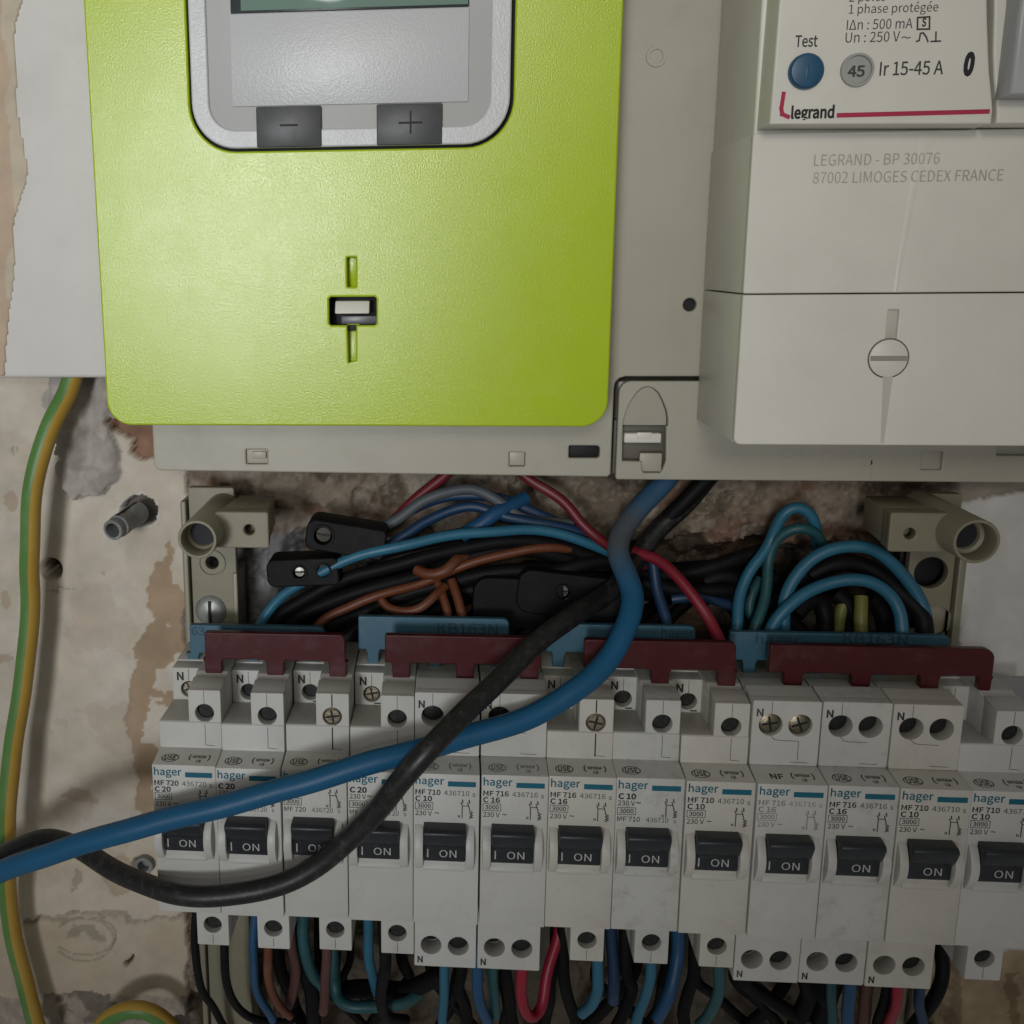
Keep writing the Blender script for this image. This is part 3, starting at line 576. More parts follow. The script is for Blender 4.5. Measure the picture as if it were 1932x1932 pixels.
    def box3000(zb): k.stroke([(X + .6, zb), (X + 5.2, zb), (X + 5.2, zb + 1.95), (X + .6, zb + 1.95), (X + .6, zb)], .16, y); text(k, '3000', X + 1.1, zb + .4, 1.15, y, w=3.6, bold=.015)
    if lay == 1:
        text(m, 'MF 7' + A, X + .6, -5.9, 1.4, y, w=6.6, bold=.016); text(m, 'C ' + A, X + .6, -7.75, 1.4, y, w=4.4, bold=.02)
        text(k, '4367' + A, X + 8.1, -5.95, 1.35, y, w=6.6, bold=.0); text(k, 's', X + 15.5, -6.1, 1.25, y, w=.8); box3000(-10.1); text(k, '230 V', X + .6, -11.9, 1.3, y, w=4.4, bold=.008); text(k, '~', X + 5.6, -11.9, 1.6, y, w=1.3, bold=.01)
    else:
        text(m, 'C ' + A, X + .7, -5.9, 1.45, y, w=4.5, bold=.028); text(k, '230 V', X + .6, -7.75, 1.35, y, w=4.4, bold=.008); text(k, '~', X + 5.2, -7.75, 1.7, y, w=1.3, bold=.015); box3000(-10.3)
        text(k, 'MF 7' + A, X + .6, -12.2, 1.3, y, w=5.8, bold=.008); text(k, '4367' + A, X + 8.0, -12.25, 1.3, y, w=5.6); text(k, 's', X + 14.9, -12.3, 1.25, y, w=.7)
    link('rating_lettering', m, ik, t); 
    oz = -7.2 if lay == 1 else -5.7; ox = X + 12.0
    k.stroke([(ox + .9, oz - 5.0), (ox + .9, oz - 1.6), (ox + .55, oz - .7)], .27, y); k.stroke([(ox + .9, oz - 1.6), (ox + 2.6, oz - 1.6)], .22, y); k.stroke([(ox + 2.3, oz - .7), (ox + 2.9, oz - 2.8), (ox + 2.9, oz - 3.2)], .27, y)
    k.stroke([(ox + 2.9, oz - 3.1), (ox + 3.6, oz - 3.5), (ox + 2.9, oz - 3.8), (ox + 3.6, oz - 4.2), (ox + 2.9, oz - 4.5), (ox + 3.6, oz - 4.8), (ox + 2.8, oz - 5.1)], .27, y)
    for q in (.95, 2.7): k.stroke([(ox + q, oz), (ox + q + .1, oz - .7)], .35, y)
    text(k, 'N', ox - .2, oz - 5.0, .7, y, w=.6, bold=.02)
    link('small_lettering', k, ik2, t)
    # certification marks on the sloping shoulder
    m = M(); zz = lambda yy: .95 * yy / 8.6 + .045
    def ell(cx, cy, ra, rb, wd):
        n = 28; vs = []
        for q in range(n):
            ca, sa = math.cos(2 * math.pi * q / n), math.sin(2 * math.pi * q / n)
            for f in (1, 1 - wd): vs.append((X + cx + ra * f * ca, cy + rb * f * sa, zz(cy + rb * f * sa)))
        m.add(vs, [(2 * q, 2 * q + 1, (2 * q + 3) % (2 * n), (2 * q + 2) % (2 * n)) for q in range(n)])
    def lt(s, x, yb, hh, w): 
        n0 = len(m.v); text(m, s, X + x, 0, hh, 0, w=w, bold=.02); m.xf(lambda p: (p[0], yb + p[2], zz(yb + p[2]) + .01), n0)
    if i != 9:
        ell(4.3, 3.4, 2.4, 1.9, .12); lt('USE', 2.7, 2.4, 2.1, 3.2)
    else: lt('NF', 4.0, 2.4, 2.2, 3.4)
    if cert:
        lt('(        )', 9.3, 3.0, 2.0, 5.9); lt('NFKEM', 10.4, 3.6, 1.2, 3.6); lt('CB', 11.6, 1.6, 1.1, 1.3)
    link('certification_mark', m, INKG if i not in (4, 5) else INKF, t)
    # neutral marks
    for q in ([(1.1, 14.6, 2.0, TY - .05, 1.7), (1.0, -62.4, 1.9, TY + .54, 1.5)] if typ == 'B' else [(1.5, 14.2, 2.3, 24.25, 1.95)]):
        m = M(); text(m, 'N', X + q[0], q[1], q[2], q[3], w=q[4], bold=.02); link('neutral_mark', m, INK if i != 9 else INKG, t)
breaker(0, 'A', 1, 20, 'white circuit breaker marked C 20 at the left end of the row', ('neutral',))
breaker(1, 'A', 2, 20, 'white circuit breaker marked C 20 with its toggle uncovered, second from left')
breaker(2, 'A', 2, 20, 'white circuit breaker whose toggle and bottom label are crossed by the thick black cable', ('line',))
breaker(3, 'A', 2, 20, 'white circuit breaker with its C 20 rating half covered by the black cable', ('neutral',))
breaker(4, 'B', 1, 10, 'white circuit breaker marked C 10 just under the crossing of black and blue cables')
breaker(5, 'B', 1, 16, 'white circuit breaker marked C 16 with two bottom holes, red wire leaving beneath it')
breaker(6, 'A', 1, 16, 'white circuit breaker marked C 16 with one bright crossed screw under the blue cable', ('line',))
breaker(7, 'A', 2, 10, 'white circuit breaker marked C 10 above its voltage, scuffed grey face below the toggle', cert=0)
breaker(8, 'A', 1, 10, 'white circuit breaker marked C 10 with stepped top, under right end of third maroon comb')
breaker(9, 'B', 1, 16, 'white circuit breaker with faded grey C 16 print and two bright top screws', ('flush',), faded=True)
breaker(10, 'B', 1, 16, 'white circuit breaker with bold C 16 print and two empty top holes', noI=True)
breaker(11, 'B', 1, 10, 'white circuit breaker marked C 10 with flush top, last flush one before the right end', noI=True)
breaker(12, 'A', 1, 10, 'white circuit breaker with stepped top at the right end, cut by the photo edge', noI=True)

# ------------------------------------------------------------------ comb busbars
def comb(u0, u1, vt, vb, Y, th, teeth, mt_, label, group, zt_, slope=0, rad=(1.6, .6), txt=()):
    L_, R_ = at(u0, (vt + vb) / 2, Y)[0], at(u1, (vt + vb) / 2, Y)[0]; T0, B0 = at(u0, vt, Y)[2], at(u0, vb, Y)[2]
    poly = [(L_, B0)]
    for a, b in teeth: poly += [(a - .4, B0), (a, B0 - 1.0), (a + .15, zt_), (b - .15, zt_), (b, B0 - 1.0), (b + .4, B0)]
    poly += [(R_, B0)]
    tp = rrect(L_, R_, T0 - 4, T0, [rad[0], rad[1], 0, 0], 5)
    tp = [q for q in tp if q[1] > T0 - 3.99]
    k = M(); k.plate(poly + tp, [], Y, Y + th, .3)
    o = link('comb_busbar', k, mt_, label=label, cat='busbar', group=group)
    m = M()
    for s, u, v, hh, w in txt: p = at(u, v, Y); text(m, s, p[0], p[2], hh, Y - .05, w=w, bold=.01)
    if txt: link('lettering', m, mat('comb print', (.012, .05, .08), .6), o)
    return o
tt = lambda js: [(P * j + 11.0, P * j + 15.9) for j in js]
GR, GB = 'maroon comb busbars over the breakers', 'blue comb busbars behind the maroon ones'
comb(386, 651, 1193, 1243, 19, 2.4, tt([0, 1, 2]), MAROON, 'maroon comb busbar feeding the three left-end breakers', GR, 17.5)
comb(726, 1022, 1198, 1250, 19, 2.4, tt([3, 4, 5]), MAROON, 'maroon comb busbar passing under the thick black cable', GR, 17.5)
comb(1102, 1389, 1207, 1260, 19, 2.4, tt([6, 7, 8]), MAROON, 'maroon comb busbar passing under the thick blue cable', GR, 17.5)
comb(1452, 1877, 1217, 1268, 19.6, 2.6, tt([9, 10, 11]) + [(218.4, 221.6)], MAROON, 'longest maroon comb busbar with pale smudges, at the right end', GR, 17.5, rad=(2.6, .4))
tn = lambda js: [(P * j + 3.2, P * j + 6.6) for j in js]
comb(358, 612, 1179, 1232, 30.5, 2.2, tn([0, 1, 2]), BLUECOMB, 'blue comb busbar behind the leftmost maroon comb', GB, 17.0, txt=[('63', 361, 1198, 2.4, 4)])
comb(676, 960, 1163, 1225, 30.5, 2.2, tn([3, 4, 5]), BLUECOMB, 'blue comb busbar with black KB163N print, behind the second maroon comb', GB, 17.0, txt=[('KB163N', 825, 1196, 3.3, 17)])
comb(1030, 1312, 1177, 1230, 30.5, 2.2, tn([6, 7, 8]), BLUECOMB, 'blue comb busbar crossed by both thick cables', GB, 17.0, txt=[('hager', 1247, 1201, 2.6, 9)])
comb(1376, 1792, 1192, 1245, 30.5, 2.2, tn([9, 10, 11, 12]), BLUECOMB, 'longest blue comb busbar, under the light blue wire loops', GB, 17.0, txt=[('hager', 1425, 1213, 2.4, 12), ('KB163N', 1590, 1214, 2.8, 17)])
m = M(); m.extr([(46.1, 12), (46.1, -20), (48, -20), (48, 12)], -3, 245, .2); link('mounting_rail', m, mat('galvanised steel', (.40, .40, .40), .4, metal=1), label='galvanised steel rail holding the row of circuit breakers', cat='rail')

# ------------------------------------------------------------------ cables and wires
def path(pts, fn=None): return [at(*(fn(p[0], p[1]) if fn else (p[0], p[1])), p[2]) for p in pts]
def wire(pts, r, m_, label, fn=None, name='wire', cat='wire', group=None, colfn=None, seg=14):
    m = M(); m.tube(path(pts, fn), r, seg, colfn=colfn, wob=.30 if r < 2.7 else .16); return link(name, m, m_, label=label, cat=cat, group=group, vcol=colfn is not None, angle=60)
bl = np.array([.009, .085, .178]); du = np.array([.085, .088, .095])
def bluecol(t, a):
    f = math.exp(-((t - .885) / .035) ** 2) * .95 + .25 * (t > .9); f = min(.9, f); return tuple(bl * (1 - f) + du * f)
wire([(-90, 1690, 12), (-30, 1660, 2), (60, 1622, -6), (200, 1578, -10), (400, 1525, -11), (560, 1481, -10), (700, 1440, -8), (850, 1398, -3), (1000, 1352, 2), (1090, 1300, 6), (1150, 1243, 11), (1183, 1180, 16), (1193, 1125, 22), (1180, 1080, 27), (1166, 1045, 32), (1172, 1005, 38), (1205, 960, 44), (1250, 915, 48), (1290, 860, 50)],
     3.0, WBLUE, 'thick blue cable sweeping from the left edge across the breakers and up under the panel', name='cable', cat='cable', colfn=bluecol, seg=22)
wire([(-90, 1680, 30), (-20, 1625, 22), (50, 1592, 16), (95, 1583, 13), (150, 1603, 8), (240, 1652, 0), (330, 1685, -7), (430, 1690, -9), (520, 1672, -9), (610, 1625, -9), (700, 1540, -11), (760, 1470, -15), (815, 1408, -14), (880, 1342, -6), (950, 1272, 4), (1010, 1215, 12), (1070, 1170, 20), (1140, 1125, 34), (1190, 1070, 44), (1240, 1000, 50), (1300, 945, 52), (1370, 860, 53)],
     2.85, WBLACK, 'thick black cable looping below the toggles and crossing over the blue cable', name='cable', cat='cable', seg=22)
gr, ye = np.array([.085, .20, .045]), np.array([.42, .26, .04])
def earth(flip=0, th=.3):
    def f(t, a):
        s = math.sin(a + flip); return tuple(ye if s > th else gr) if True else None
    return f
wire([(140, 700, 52), (126, 745, 50), (96, 805, 46), (70, 880, 44), (58, 960, 44), (56, 1060, 46), (58, 1130, 47), (52, 1220, 47), (38, 1320, 46), (24, 1420, 45), (14, 1520, 44), (12, 1620, 46), (18, 1720, 50), (38, 1820, 51), (62, 1910, 51), (85, 1990, 51), (100, 2060, 51)],
     3.0, EARTH, 'green and yellow striped earth cable running down the left edge', name='cable', cat='cable', colfn=earth(math.pi), seg=40)
wire([(150, 2040, 50), (176, 1965, 48), (208, 1920, 45), (255, 1903, 44), (300, 1918, 45), (340, 1965, 48), (365, 2040, 50)],
     2.9, EARTH, 'green and yellow striped earth cable arching in at the bottom left', name='cable', cat='cable', colfn=earth(math.pi, .66), seg=40)
GW, GBOT = 'wires in the cavity above the breakers', 'wires leaving below the breakers'
def W(pts, r, m_, label, fn=None): return wire(pts, r, m_, label, fn, group=GW)
def Wb(pts, r, m_, label, fn=None):
    k = 110 / ((fn(0, 1)[1] - fn(0, 0)[1]) if fn else 1); pts = [(pts[0][0], pts[0][1] - k, pts[0][2])] + pts
    return wire(pts, r, m_, label, fn, group=GBOT)
W([(475, 1240, 38), (485, 1185, 38), (520, 1135, 38), (570, 1098, 37), (640, 1066, 36), (730, 1036, 36), (820, 1014, 38), (900, 1003, 40), (980, 1001, 42), (1060, 1010, 44), (1130, 1032, 46), (1200, 1065, 50)], 1.5, WSKY, 'light blue wire arching from the left comb across to the thick blue cable')
W([(715, 1040, 42), (760, 1015, 44), (800, 985, 46), (850, 962, 47), (900, 955, 47), (950, 972, 46), (1010, 985, 46), (1090, 1005, 48), (1160, 1035, 52)], 1.5, WNAVY, 'dark blue wire rising from the upper black connector')
W([(700, 1005, 46), (755, 978, 47), (800, 945, 48), (850, 927, 49), (900, 925, 49), (950, 950, 48), (985, 975, 48), (1080, 990, 50)], 1.6, WGREY, 'dusty grey wire humped above the dark blue one')
W([(720, 1000, 49), (780, 960, 50), (850, 935, 51), (930, 938, 51), (1000, 965, 51), (1100, 1000, 53)], 1.5, WNAVY, 'dark blue wire tucked behind the dusty grey wire')
W([(870, 1010, 44), (910, 990, 44), (935, 968, 45), (960, 955, 48), (990, 940, 52)], 2.2, WMID, 'short blue wire stub bent upward in the middle of the cavity')
W([(735, 990, 52), (775, 950, 52), (830, 905, 51), (870, 870, 50)], 1.6, WRED2, 'dark red wire climbing under the panel at upper left of the cavity')
W([(960, 870, 50), (1000, 908, 48), (1060, 945, 46), (1100, 985, 44), (1140, 1020, 43), (1180, 1052, 45), (1220, 1075, 50)], 1.5, WRED2, 'red wire slanting from the panel down behind the thick blue cable')
W([(1195, 1040, 46), (1240, 1058, 42), (1275, 1085, 38), (1310, 1125, 34), (1345, 1175, 30), (1368, 1225, 24), (1374, 1262, 20)], 1.6, WRED3, 'bright red wire running down to the third maroon comb')
W([(585, 1230, 39), (603, 1175, 39), (672, 1141, 39), (722, 1122, 40), (790, 1100, 42), (842, 1079, 43), (900, 1058, 43), (955, 1045, 43), (1017, 1036, 44), (1080, 1040, 47), (1150, 1060, 52)], 1.35, WORANGE, 'orange wire arching from the left comb across the dark cavity')
W([(715, 1120, 41), (722, 1138, 40), (745, 1154, 38), (785, 1150, 37), (812, 1128, 38), (840, 1106, 42)], 1.3, WORANGE, 'orange wire loop hanging over the KB163N comb')
W([(826, 1100, 43), (836, 1128, 40), (846, 1165, 37), (850, 1200, 35)], 1.3, WORANGE, 'short orange wire dropping behind the KB163N comb')
W([(852, 1095, 43), (862, 1122, 40), (872, 1156, 37), (878, 1200, 35)], 1.4, WORANGE, 'short orange wire dropping right beside another behind the KB163N comb')
W([(785, 1074, 41), (805, 1084, 39), (832, 1080, 38), (850, 1066, 39), (862, 1052, 42), (885, 1048, 46)], 1.6, WORANGE, 'orange wire twisted in a small knot above the orange arch')
bw = [('black wire lying just under the light blue arch', [(500, 1240, 42), (520, 1170, 42), (580, 1128, 41), (680, 1085, 41), (800, 1050, 42), (920, 1025, 44), (1040, 1028, 46), (1150, 1060, 50)], 2.0),
      ('black wire above the orange arch', [(515, 1240, 44), (545, 1180, 43), (620, 1135, 42), (720, 1104, 42), (830, 1072, 44), (950, 1038, 46), (1060, 1050, 48), (1180, 1090, 52)], 2.1),
      ('black wire below the orange arch', [(560, 1250, 45), (600, 1190, 44), (700, 1150, 45), (800, 1110, 46), (900, 1085, 46), (1000, 1075, 47), (1100, 1085, 50)], 2.2),
      ('black wire sagging behind the orange loop', [(620, 1250, 48), (680, 1180, 48), (780, 1135, 48), (900, 1110, 49), (1020, 1100, 50), (1150, 1110, 53)], 2.3),
      ('black wire near the middle connector', [(860, 1240, 48), (900, 1180, 47), (960, 1130, 46), (1020, 1090, 46), (1100, 1065, 47), (1200, 1050, 51)], 2.3),
      ('black wire at the upper edge of the bundle', [(690, 1055, 46), (760, 1032, 46), (860, 1010, 47), (960, 1010, 49), (1080, 1040, 50), (1180, 1060, 53)], 2.0),
      ('dusty black wire leaving the bundle to the right', [(1200, 1080, 49), (1290, 1085, 50), (1370, 1060, 51), (1440, 1038, 53)], 2.2),
      ('black wire sagging right of the thick blue cable', [(1210, 1100, 47), (1290, 1115, 47), (1370, 1115, 48), (1450, 1135, 50), (1520, 1200, 50)], 2.2)]
for l, p, r in bw: W(p, r, WBLACK2, l)
W([(1232, 1060, 46), (1240, 1110, 44), (1255, 1160, 40), (1262, 1205, 36)], 1.6, WNAVY, 'dark blue wire dropping behind the right part of the third blue comb')
W([(1268, 1130, 46), (1300, 1127, 45), (1330, 1128, 46), (1400, 1150, 50)], 1.5, WNAVY, 'dark blue wire stub with a shiny end beside the bright red wire')
W([(1225, 1020, 52), (1260, 975, 51), (1310, 930, 50), (1370, 870, 50)], 2.4, WBLACK2, 'black wire rising beside the thick blue cable under the panel')
# right-hand loops
W([(300, 1040, 38), (315, 930, 40), (335, 780, 44), (385, 650, 46), (450, 560, 47), (495, 480, 48), (530, 390, 47), (580, 315, 46), (650, 285, 46), (710, 315, 46), (740, 380, 47), (755, 460, 50), (770, 540, 54)], 1.6, WSKY, 'light blue wire in the tallest loop at the right of the cavity', z7)
W([(385, 1040, 38), (425, 930, 40), (460, 830, 43), (478, 720, 45), (485, 600, 47), (510, 500, 47), (570, 430, 46), (660, 405, 45), (740, 430, 46), (790, 490, 49), (815, 560, 54)], 1.55, WTEAL, 'teal blue wire looping inside the tallest loop', z7)
W([(400, 940, 47), (375, 870, 47), (400, 780, 48), (440, 700, 50)], 1.4, WTEAL, 'short teal wire curl at the foot of the tallest loop', z7)
W([(575, 1050, 39), (568, 920, 39), (580, 800, 40), (630, 700, 41), (720, 600, 42), (830, 540, 42), (960, 518, 42), (1070, 530, 42), (1160, 590, 42), (1240, 680, 42), (1320, 790, 41), (1365, 880, 40), (1390, 1000, 39)], 1.75, WSKY, 'light blue wire in the widest loop, in front of the cream upright', z7)
W([(480, 1050, 36), (515, 960, 36), (590, 870, 36), (700, 780, 37), (820, 725, 38), (940, 700, 38), (1050, 712, 38), (1150, 770, 38), (1215, 850, 37), (1240, 940, 36), (1240, 1050, 35)], 1.75, WSKY, 'light blue wire in the lowest loop over the right blue comb', z7)
W([(720, 680, 46), (850, 620, 46), (980, 620, 46), (1090, 660, 45), (1190, 735, 44), (1290, 830, 42), (1350, 910, 40), (1375, 1060, 38)], 2.5, WBLACK2, 'black wire arching between the two light blue loops', z7)
W([(640, 720, 49), (760, 640, 50), (900, 600, 50), (1040, 640, 50), (1160, 720, 50), (1260, 830, 48), (1330, 960, 46)], 2.2, WBLACK2, 'thin black wire behind the black arch at right', z7)
W([(1010, 800, 46), (1012, 900, 44), (1012, 1050, 42)], 1.9, WYEL, 'yellow green wire standing upright inside the lowest loop', z7)
W([(920, 810, 50), (895, 900, 49), (870, 1050, 48)], 1.7, WYEL, 'dim yellow green wire leaning inside the lowest loop', z7)
for k, (l, p) in enumerate([('black wire hanging inside the lowest loop at left', [(640, 900, 48), (700, 820, 50), (760, 800, 51), (800, 900, 50), (800, 1060, 47)]), ('black wire hanging inside the lowest loop at right', [(1060, 800, 50), (1120, 850, 50), (1150, 950, 49), (1150, 1060, 46)]), ('black wire standing in the middle of the lowest loop', [(860, 780, 51), (940, 850, 50), (950, 960, 50), (940, 1060, 48)]), ('black wire under the tallest loop', [(120, 720, 50), (260, 680, 50), (380, 740, 51), (420, 860, 50), (500, 1050, 48)]), ('dull black wire low beside the bright red wire', [(20, 820, 50), (120, 760, 51), (250, 790, 51), (330, 900, 51), (380, 1060, 48)])]):
    W(p, 2.6, WBLACK2, l, z7)

# black connectors in the cavity
def connector(ctr, ang, Lx, Lz, d, screws, label, name='terminal_connector'):
    c = np.array(ctr); t = thing(name, (c[0], c[1] + d / 2, c[2] - Lz / 2), label, 'connector', 'black screw connectors in the cavity')
    ca, sa = math.cos(math.radians(ang)), math.sin(math.radians(ang))
    rotf = lambda p: (c[0] + p[0] * ca - p[2] * sa, c[1] + p[1], c[2] + p[0] * sa + p[2] * ca)
    m = M(); m.plate(rrect(-Lx / 2, Lx / 2, -Lz / 2, Lz / 2, [Lz * .18, Lz * .3, Lz * .3, Lz * .18], 5), [circ(x, z, r + .3, 20) for x, z, r, s in screws], -d / 2, d / 2, .5)
    m.box(-Lx / 2 + 1, Lx / 2 - 1, -d / 2 + 3.2, d / 2 + .5, -Lz / 2 + .8, Lz / 2 - .8, .4)
    m.xf(rotf); b = link('body', m, BAKE, t)
    for x, z, r, bright in screws:
        m = M(); m.lathe(x, z, [(r + .35, -d / 2 + .1), (r + .4, -d / 2 - .5), (r + .9, -d / 2 - .5), (r + 1.1, -d / 2 + .3)], 26); m.xf(rotf); link('screw_collar', m, BAKE, t)
        m = M(); m.lathe(x, z, [(0, -d / 2 + 1.2), (r * .9, -d / 2 + 1.25), (r, -d / 2 + 1.6), (r, -d / 2 + 3.3)], 24); m.xf(rotf); s = link('terminal_screw', m, mat('bright screw', (.75, .74, .7), .22, metal=1) if bright else DARKSTEEL, t)
        m = M(); m.box(x - r * .9, x + r * .9, -d / 2 + 1.1, -d / 2 + 1.3, z - .25, z + .25, .03, 1); m.xf(rotf); link('screw_slot', m, BLACK, s)
connector(at(655, 1010, 41), -9, 23, 9.0, 11, [(-6.5, .2, 2.3, False)], 'black screw connector lying uppermost at the left of the cavity')
connector(at(575, 1072, 40), 3, 21, 8.2, 10, [(-1.0, 0, 1.5, True), (6.0, .4, 1.5, False)], 'black screw connector with one bright screw, just above the light blue arch')
connector(at(1080, 1115, 46), -6, 33, 13, 12, [(-3.4, 1.0, 1.7, True), (7.0, -.2, 1.5, False)], 'large black screw connector in the middle beneath the thick black cable')
connector(at(975, 1130, 46), -2, 26, 15, 10, [], 'plain black junction block behind the KB163N comb')

# grey wall plug
q0, q1 = at(212, 1001, 44), at(262, 966, 59); ax = (q1 - q0) / np.linalg.norm(q1 - q0)
m = M(); m.lathe(0, 0, [(2.3, .3), (2.35, 0), (2.9, -.1), (3.2, .3), (3.15, 3), (3.5, 3.4), (3.5, 6), (3.2, 6.5), (3.6, 12), (3.5, np.linalg.norm(q1 - q0))], 26); m.lathe(0, 0, [(2.3, .3), (2.1, 9), (0, 9)], 26)
up = np.array([0, 0, 1.]); bx = np.cross(up, ax); bx /= np.linalg.norm(bx); bz = np.cross(ax, bx)
m.xf(lambda p: q0 + bx * p[0] + ax * p[1] + bz * p[2]); wp = link('wall_plug', m, PLUG, label='grey plastic wall plug sticking out of the plaster left of the enclosure', cat='wall plug')
m = M(); m.box(-.35, .35, 3.5, 15, 3.2, 3.75, .05); m.xf(lambda p: q0 + bx * p[0] + ax * p[1] + bz * p[2]); link('slot', m, BLACK, wp)
m = M(); m.lathe(0, 0, [(0, 5), (2.15, 5)], 24); m.xf(lambda p: q0 + bx * p[0] + ax * p[1] + bz * p[2]); link('bore', m, mat('plug bore', (.05, .05, .05), .7), wp)
# half hidden plug beside the first breaker
c = at(270, 1636, 57); m = M(); m.lathe(c[0], c[2], [(2.0, 61), (2.0, 57.3), (2.6, 57), (3.1, 57.3), (3.1, 66)], 26); m.lathe(c[0], c[2], [(0, 61), (2.0, 61)], 26); link('wall_plug', m, PLUG, label='dark grey wall plug half hidden behind the black cable at the first breaker', cat='wall plug')

# wires leaving below the breakers
Wb([(120, 780, 22), (122, 870, 22), (128, 960, 24), (175, 1120, 30), (250, 1250, 36), (350, 1390, 42), (450, 1500, 46)], 1.25, WBLACK2, 'black wire at the far left below the first breaker', b6)
Wb([(325, 780, 22), (328, 870, 22), (345, 1020, 25), (390, 1160, 30), (460, 1260, 35), (560, 1330, 40), (720, 1350, 44), (850, 1330, 48)], 1.3, WBLACK2, 'black wire from the first breaker curving right along the bottom', b6)
Wb([(560, 780, 24), (562, 870, 26), (562, 980, 28), (580, 1100, 32), (640, 1230, 36), (700, 1330, 40)], 1.35, WMID, 'blue wire beside the orange one below the second breaker', b6)
Wb([(655, 780, 22), (658, 880, 22), (662, 980, 24), (690, 1110, 28), (745, 1220, 32), (830, 1300, 38)], 1.35, WORANGE, 'orange wire below the second breaker', b6)
Wb([(830, 700, 32), (850, 850, 34), (870, 1000, 36), (850, 1160, 40), (780, 1280, 44)], 1.6, WBROWN, 'brown wire in the shade right of the orange wire', b6)
Wb([(930, 640, 34), (940, 760, 34), (970, 900, 36), (1010, 1000, 40), (1060, 1080, 46)], 1.9, WTEAL, 'teal wire seen through the gap under the third breaker', b6)
Wb([(880, 700, 38), (900, 850, 40), (960, 1020, 42), (1000, 1150, 44), (1010, 1380, 48)], 2.4, WBLACK2, 'black wire behind the teal wire under the third breaker', b6)
Wb([(1100, 780, 20), (1100, 900, 20), (1090, 1050, 24), (1085, 1250, 26), (1080, 1265, 27)], 1.5, WBROWN, 'short brown wire hanging with cut end under the third breaker', b6)
Wb([(1415, 660, 34), (1415, 800, 34), (1430, 940, 36), (1460, 1060, 40), (1500, 1150, 46)], 1.6, WSKY, 'light blue wire seen through the gap under the fourth breaker', b6)
Wb([(1540, 800, 20), (1535, 920, 20), (1525, 1050, 24), (1520, 1200, 30), (1560, 1300, 38), (1700, 1330, 46)], 1.8, WBLACK2, 'black wire dropping from the fourth breaker', b6)
Wb([(1160, 1080, 44), (1180, 1170, 42), (1280, 1225, 40), (1400, 1225, 40), (1550, 1225, 41), (1700, 1200, 43), (1800, 1130, 46)], 1.9, WTEAL, 'dusty teal cable sagging along the bottom', b6)
Wb([(1150, 1090, 50), (1300, 1100, 50), (1480, 1100, 50), (1700, 1110, 48), (1850, 1040, 46), (1980, 980, 44)], 3.0, WBLACK2, 'black cable lying horizontally above the sagging teal one', b6)
Wb([(170, 780, 26), (172, 900, 28), (168, 1020, 32), (165, 1180, 36)], 1.5, WSKY, 'light blue wire under the fifth breaker', b7)
Wb([(380, 740, 22), (385, 830, 22), (395, 930, 24), (420, 1050, 28), (460, 1170, 33)], 1.7, WMID, 'blue wire under the left hole of the sixth breaker', b7)
Wb([(480, 740, 26), (485, 850, 28), (495, 960, 30), (500, 1090, 34)], 1.6, WTEAL, 'teal wire between the blue and red wires', b7)
Wb([(662, 760, 20), (662, 850, 20), (664, 950, 22), (680, 1040, 24), (712, 1095, 26), (750, 1100, 28), (790, 1050, 30), (815, 960, 32), (832, 830, 34), (856, 720, 36), (890, 600, 38), (915, 440, 40)], 1.65, WRED, 'red wire in a U loop under the sixth breaker', b7)
Wb([(1150, 780, 24), (1150, 860, 24), (1150, 930, 26), (1120, 1020, 30), (1050, 1080, 34)], 1.7, WSKY, 'light blue wire curling left under the seventh breaker', b7)
Wb([(1500, 800, 26), (1480, 890, 27), (1440, 1000, 30), (1400, 1100, 32), (1390, 1200, 34)], 1.6, WSKY, 'light blue wire under the eighth breaker', b7)
Wb([(1670, 640, 36), (1650, 760, 35), (1620, 900, 33), (1580, 1020, 33), (1530, 1110, 35)], 2.0, WMID, 'blue wire in the gap left of the ninth breaker', b7)
Wb([(1920, 800, 22), (1925, 880, 23), (1915, 980, 26), (1870, 1080, 30), (1800, 1150, 34)], 1.7, WTEAL, 'teal green wire curling left under the ninth breaker', b7)
for k, (l, p) in enumerate([('dark wire behind the teal wire under the sixth breaker', [(560, 740, 36), (570, 900, 38), (600, 1050, 42), (620, 1200, 44)]), ('dark wire hanging right of the red loop', [(930, 780, 38), (960, 950, 40), (1000, 1100, 44), (1020, 1200, 46)]), ('thick dark wire left of the eighth breaker block', [(1235, 600, 40), (1240, 750, 40), (1250, 900, 40), (1250, 1000, 42)]), ('dark wire behind the blue wire under the fifth breaker', [(280, 780, 36), (260, 900, 38), (300, 1040, 42), (330, 1200, 44)]), ('dark wire slanting under the eighth breaker', [(1330, 800, 40), (1370, 920, 42), (1300, 1080, 44), (1250, 1200, 46)]), ('dark wire slanting under the ninth breaker', [(1760, 820, 40), (1720, 950, 42), (1700, 1080, 44), (1720, 1200, 46)])]):
    Wb(p, 1.9, WBLACK2 if k not in (2,) else WNAVY, l, b7)
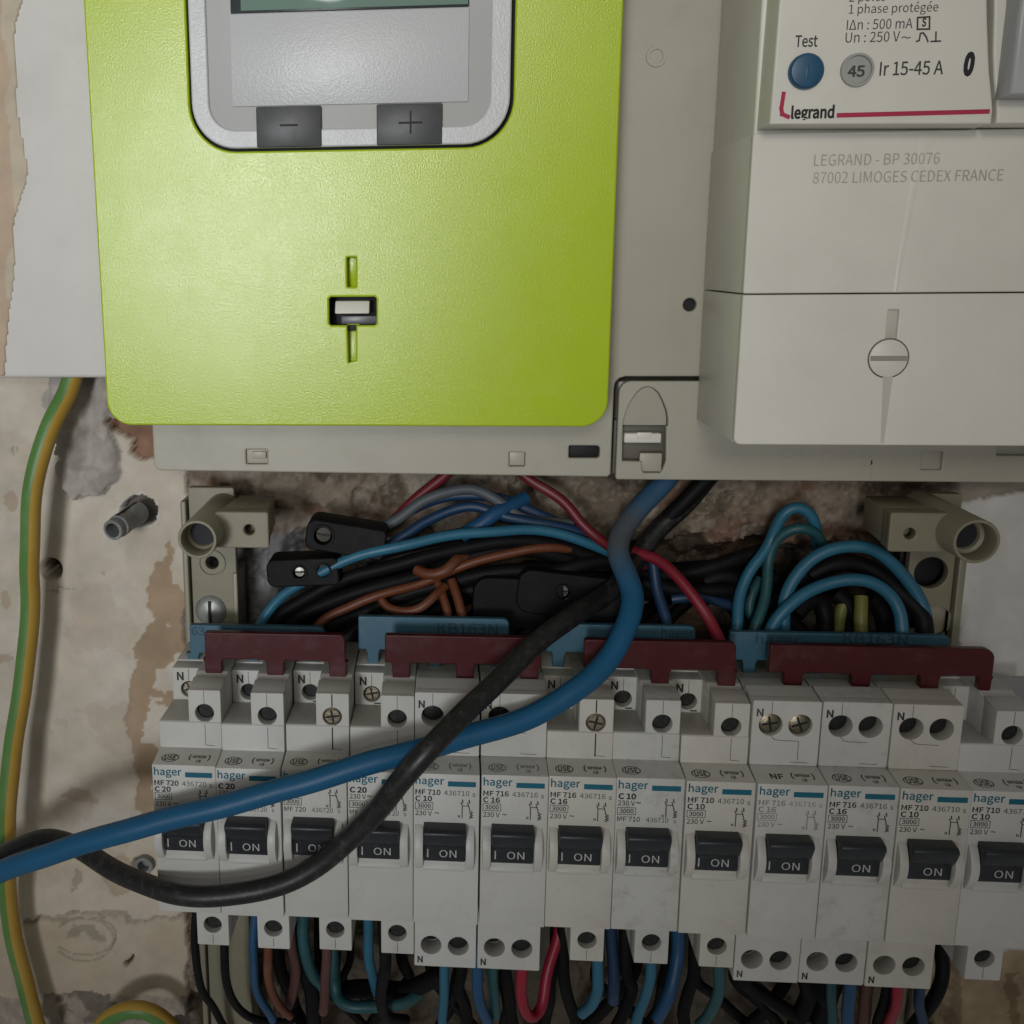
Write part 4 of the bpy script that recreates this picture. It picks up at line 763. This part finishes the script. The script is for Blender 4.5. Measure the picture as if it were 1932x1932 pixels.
for l, p, r, c_ in [('black wire looping under the tenth breaker', [(240, 780, 38), (300, 860, 40), (400, 930, 42), (520, 1010, 44), (640, 1090, 46)], 2.2, WBLACK2), ('grey blue wire forking under the tenth breaker', [(300, 800, 44), (380, 880, 44), (420, 950, 44), (540, 1020, 44), (640, 1100, 44)], 1.7, WGREY), ('black wire hanging under the eleventh breaker', [(620, 800, 40), (640, 900, 42), (600, 1000, 44), (560, 1100, 46)], 2.6, WBLACK2),
                   ('dark teal wire under the eleventh breaker', [(780, 820, 32), (780, 900, 33), (785, 1000, 36), (780, 1100, 38)], 1.5, WTEAL), ('blue wire under the right hole of the eleventh breaker', [(880, 800, 24), (882, 880, 24), (880, 980, 26), (878, 1120, 28)], 1.8, WMID), ('brown wire just left of the pink red one', [(990, 800, 34), (990, 900, 36), (985, 1010, 38), (960, 1120, 40)], 1.9, WBROWN),
                   ('black wire left of the pink red one', [(1120, 800, 30), (1105, 900, 32), (1080, 1000, 34), (1050, 1120, 38)], 1.8, WBLACK2), ('pink red wire under the twelfth breaker', [(1170, 800, 24), (1168, 880, 24), (1160, 980, 27), (1130, 1060, 31), (1090, 1160, 36)], 1.5, WRED), ('dark blue wire right of the pink red one', [(1315, 800, 28), (1310, 900, 29), (1310, 980, 31), (1330, 1100, 36)], 1.5, WNAVY), ('black wire from the right end bending left along the bottom', [(1440, 640, 34), (1455, 740, 33), (1450, 820, 32), (1420, 900, 33), (1360, 980, 35), (1300, 1040, 37), (1240, 1130, 40)], 2.0, WBLACK2), ('black wire low between the eleventh and twelfth breakers', [(700, 840, 44), (740, 940, 46), (700, 1040, 48), (680, 1120, 50)], 2.6, WBLACK2)]:
    Wb(p, r, c_, l, b8)
# random black wires added to darken the gaps behind; they share a label
rt = random.Random(5)
for k in range(16):
    u0 = 520 + k * 74 + rt.uniform(-20, 20); u1 = u0 + rt.uniform(-120, 120)
    Wb([(u0, 1800, rt.uniform(50, 58)), (u0 + rt.uniform(-15, 15), 1850, rt.uniform(52, 60)), ((u0 + u1) / 2, 1900, rt.uniform(52, 64)), (u1, 1960, rt.uniform(52, 64)), (u1 + rt.uniform(-60, 60), 2040, 62)], rt.uniform(1.3, 2.2), WBLACK2, 'dark wire added to deepen the shade behind the coloured wires below the breakers')
for k in range(12):
    u0 = 520 + k * 62; v0 = rt.uniform(1060, 1130)
    W([(u0, 1260, rt.uniform(50, 56)), (u0 + 40, 1190, rt.uniform(52, 58)), (u0 + 120, v0 + 30, rt.uniform(54, 62)), (u0 + 240, v0, rt.uniform(56, 64)), (u0 + 380, v0 + rt.uniform(-20, 60), 62)], rt.uniform(1.8, 2.8), WBLACK2, 'dark wire added to deepen the shade behind the black bundle')
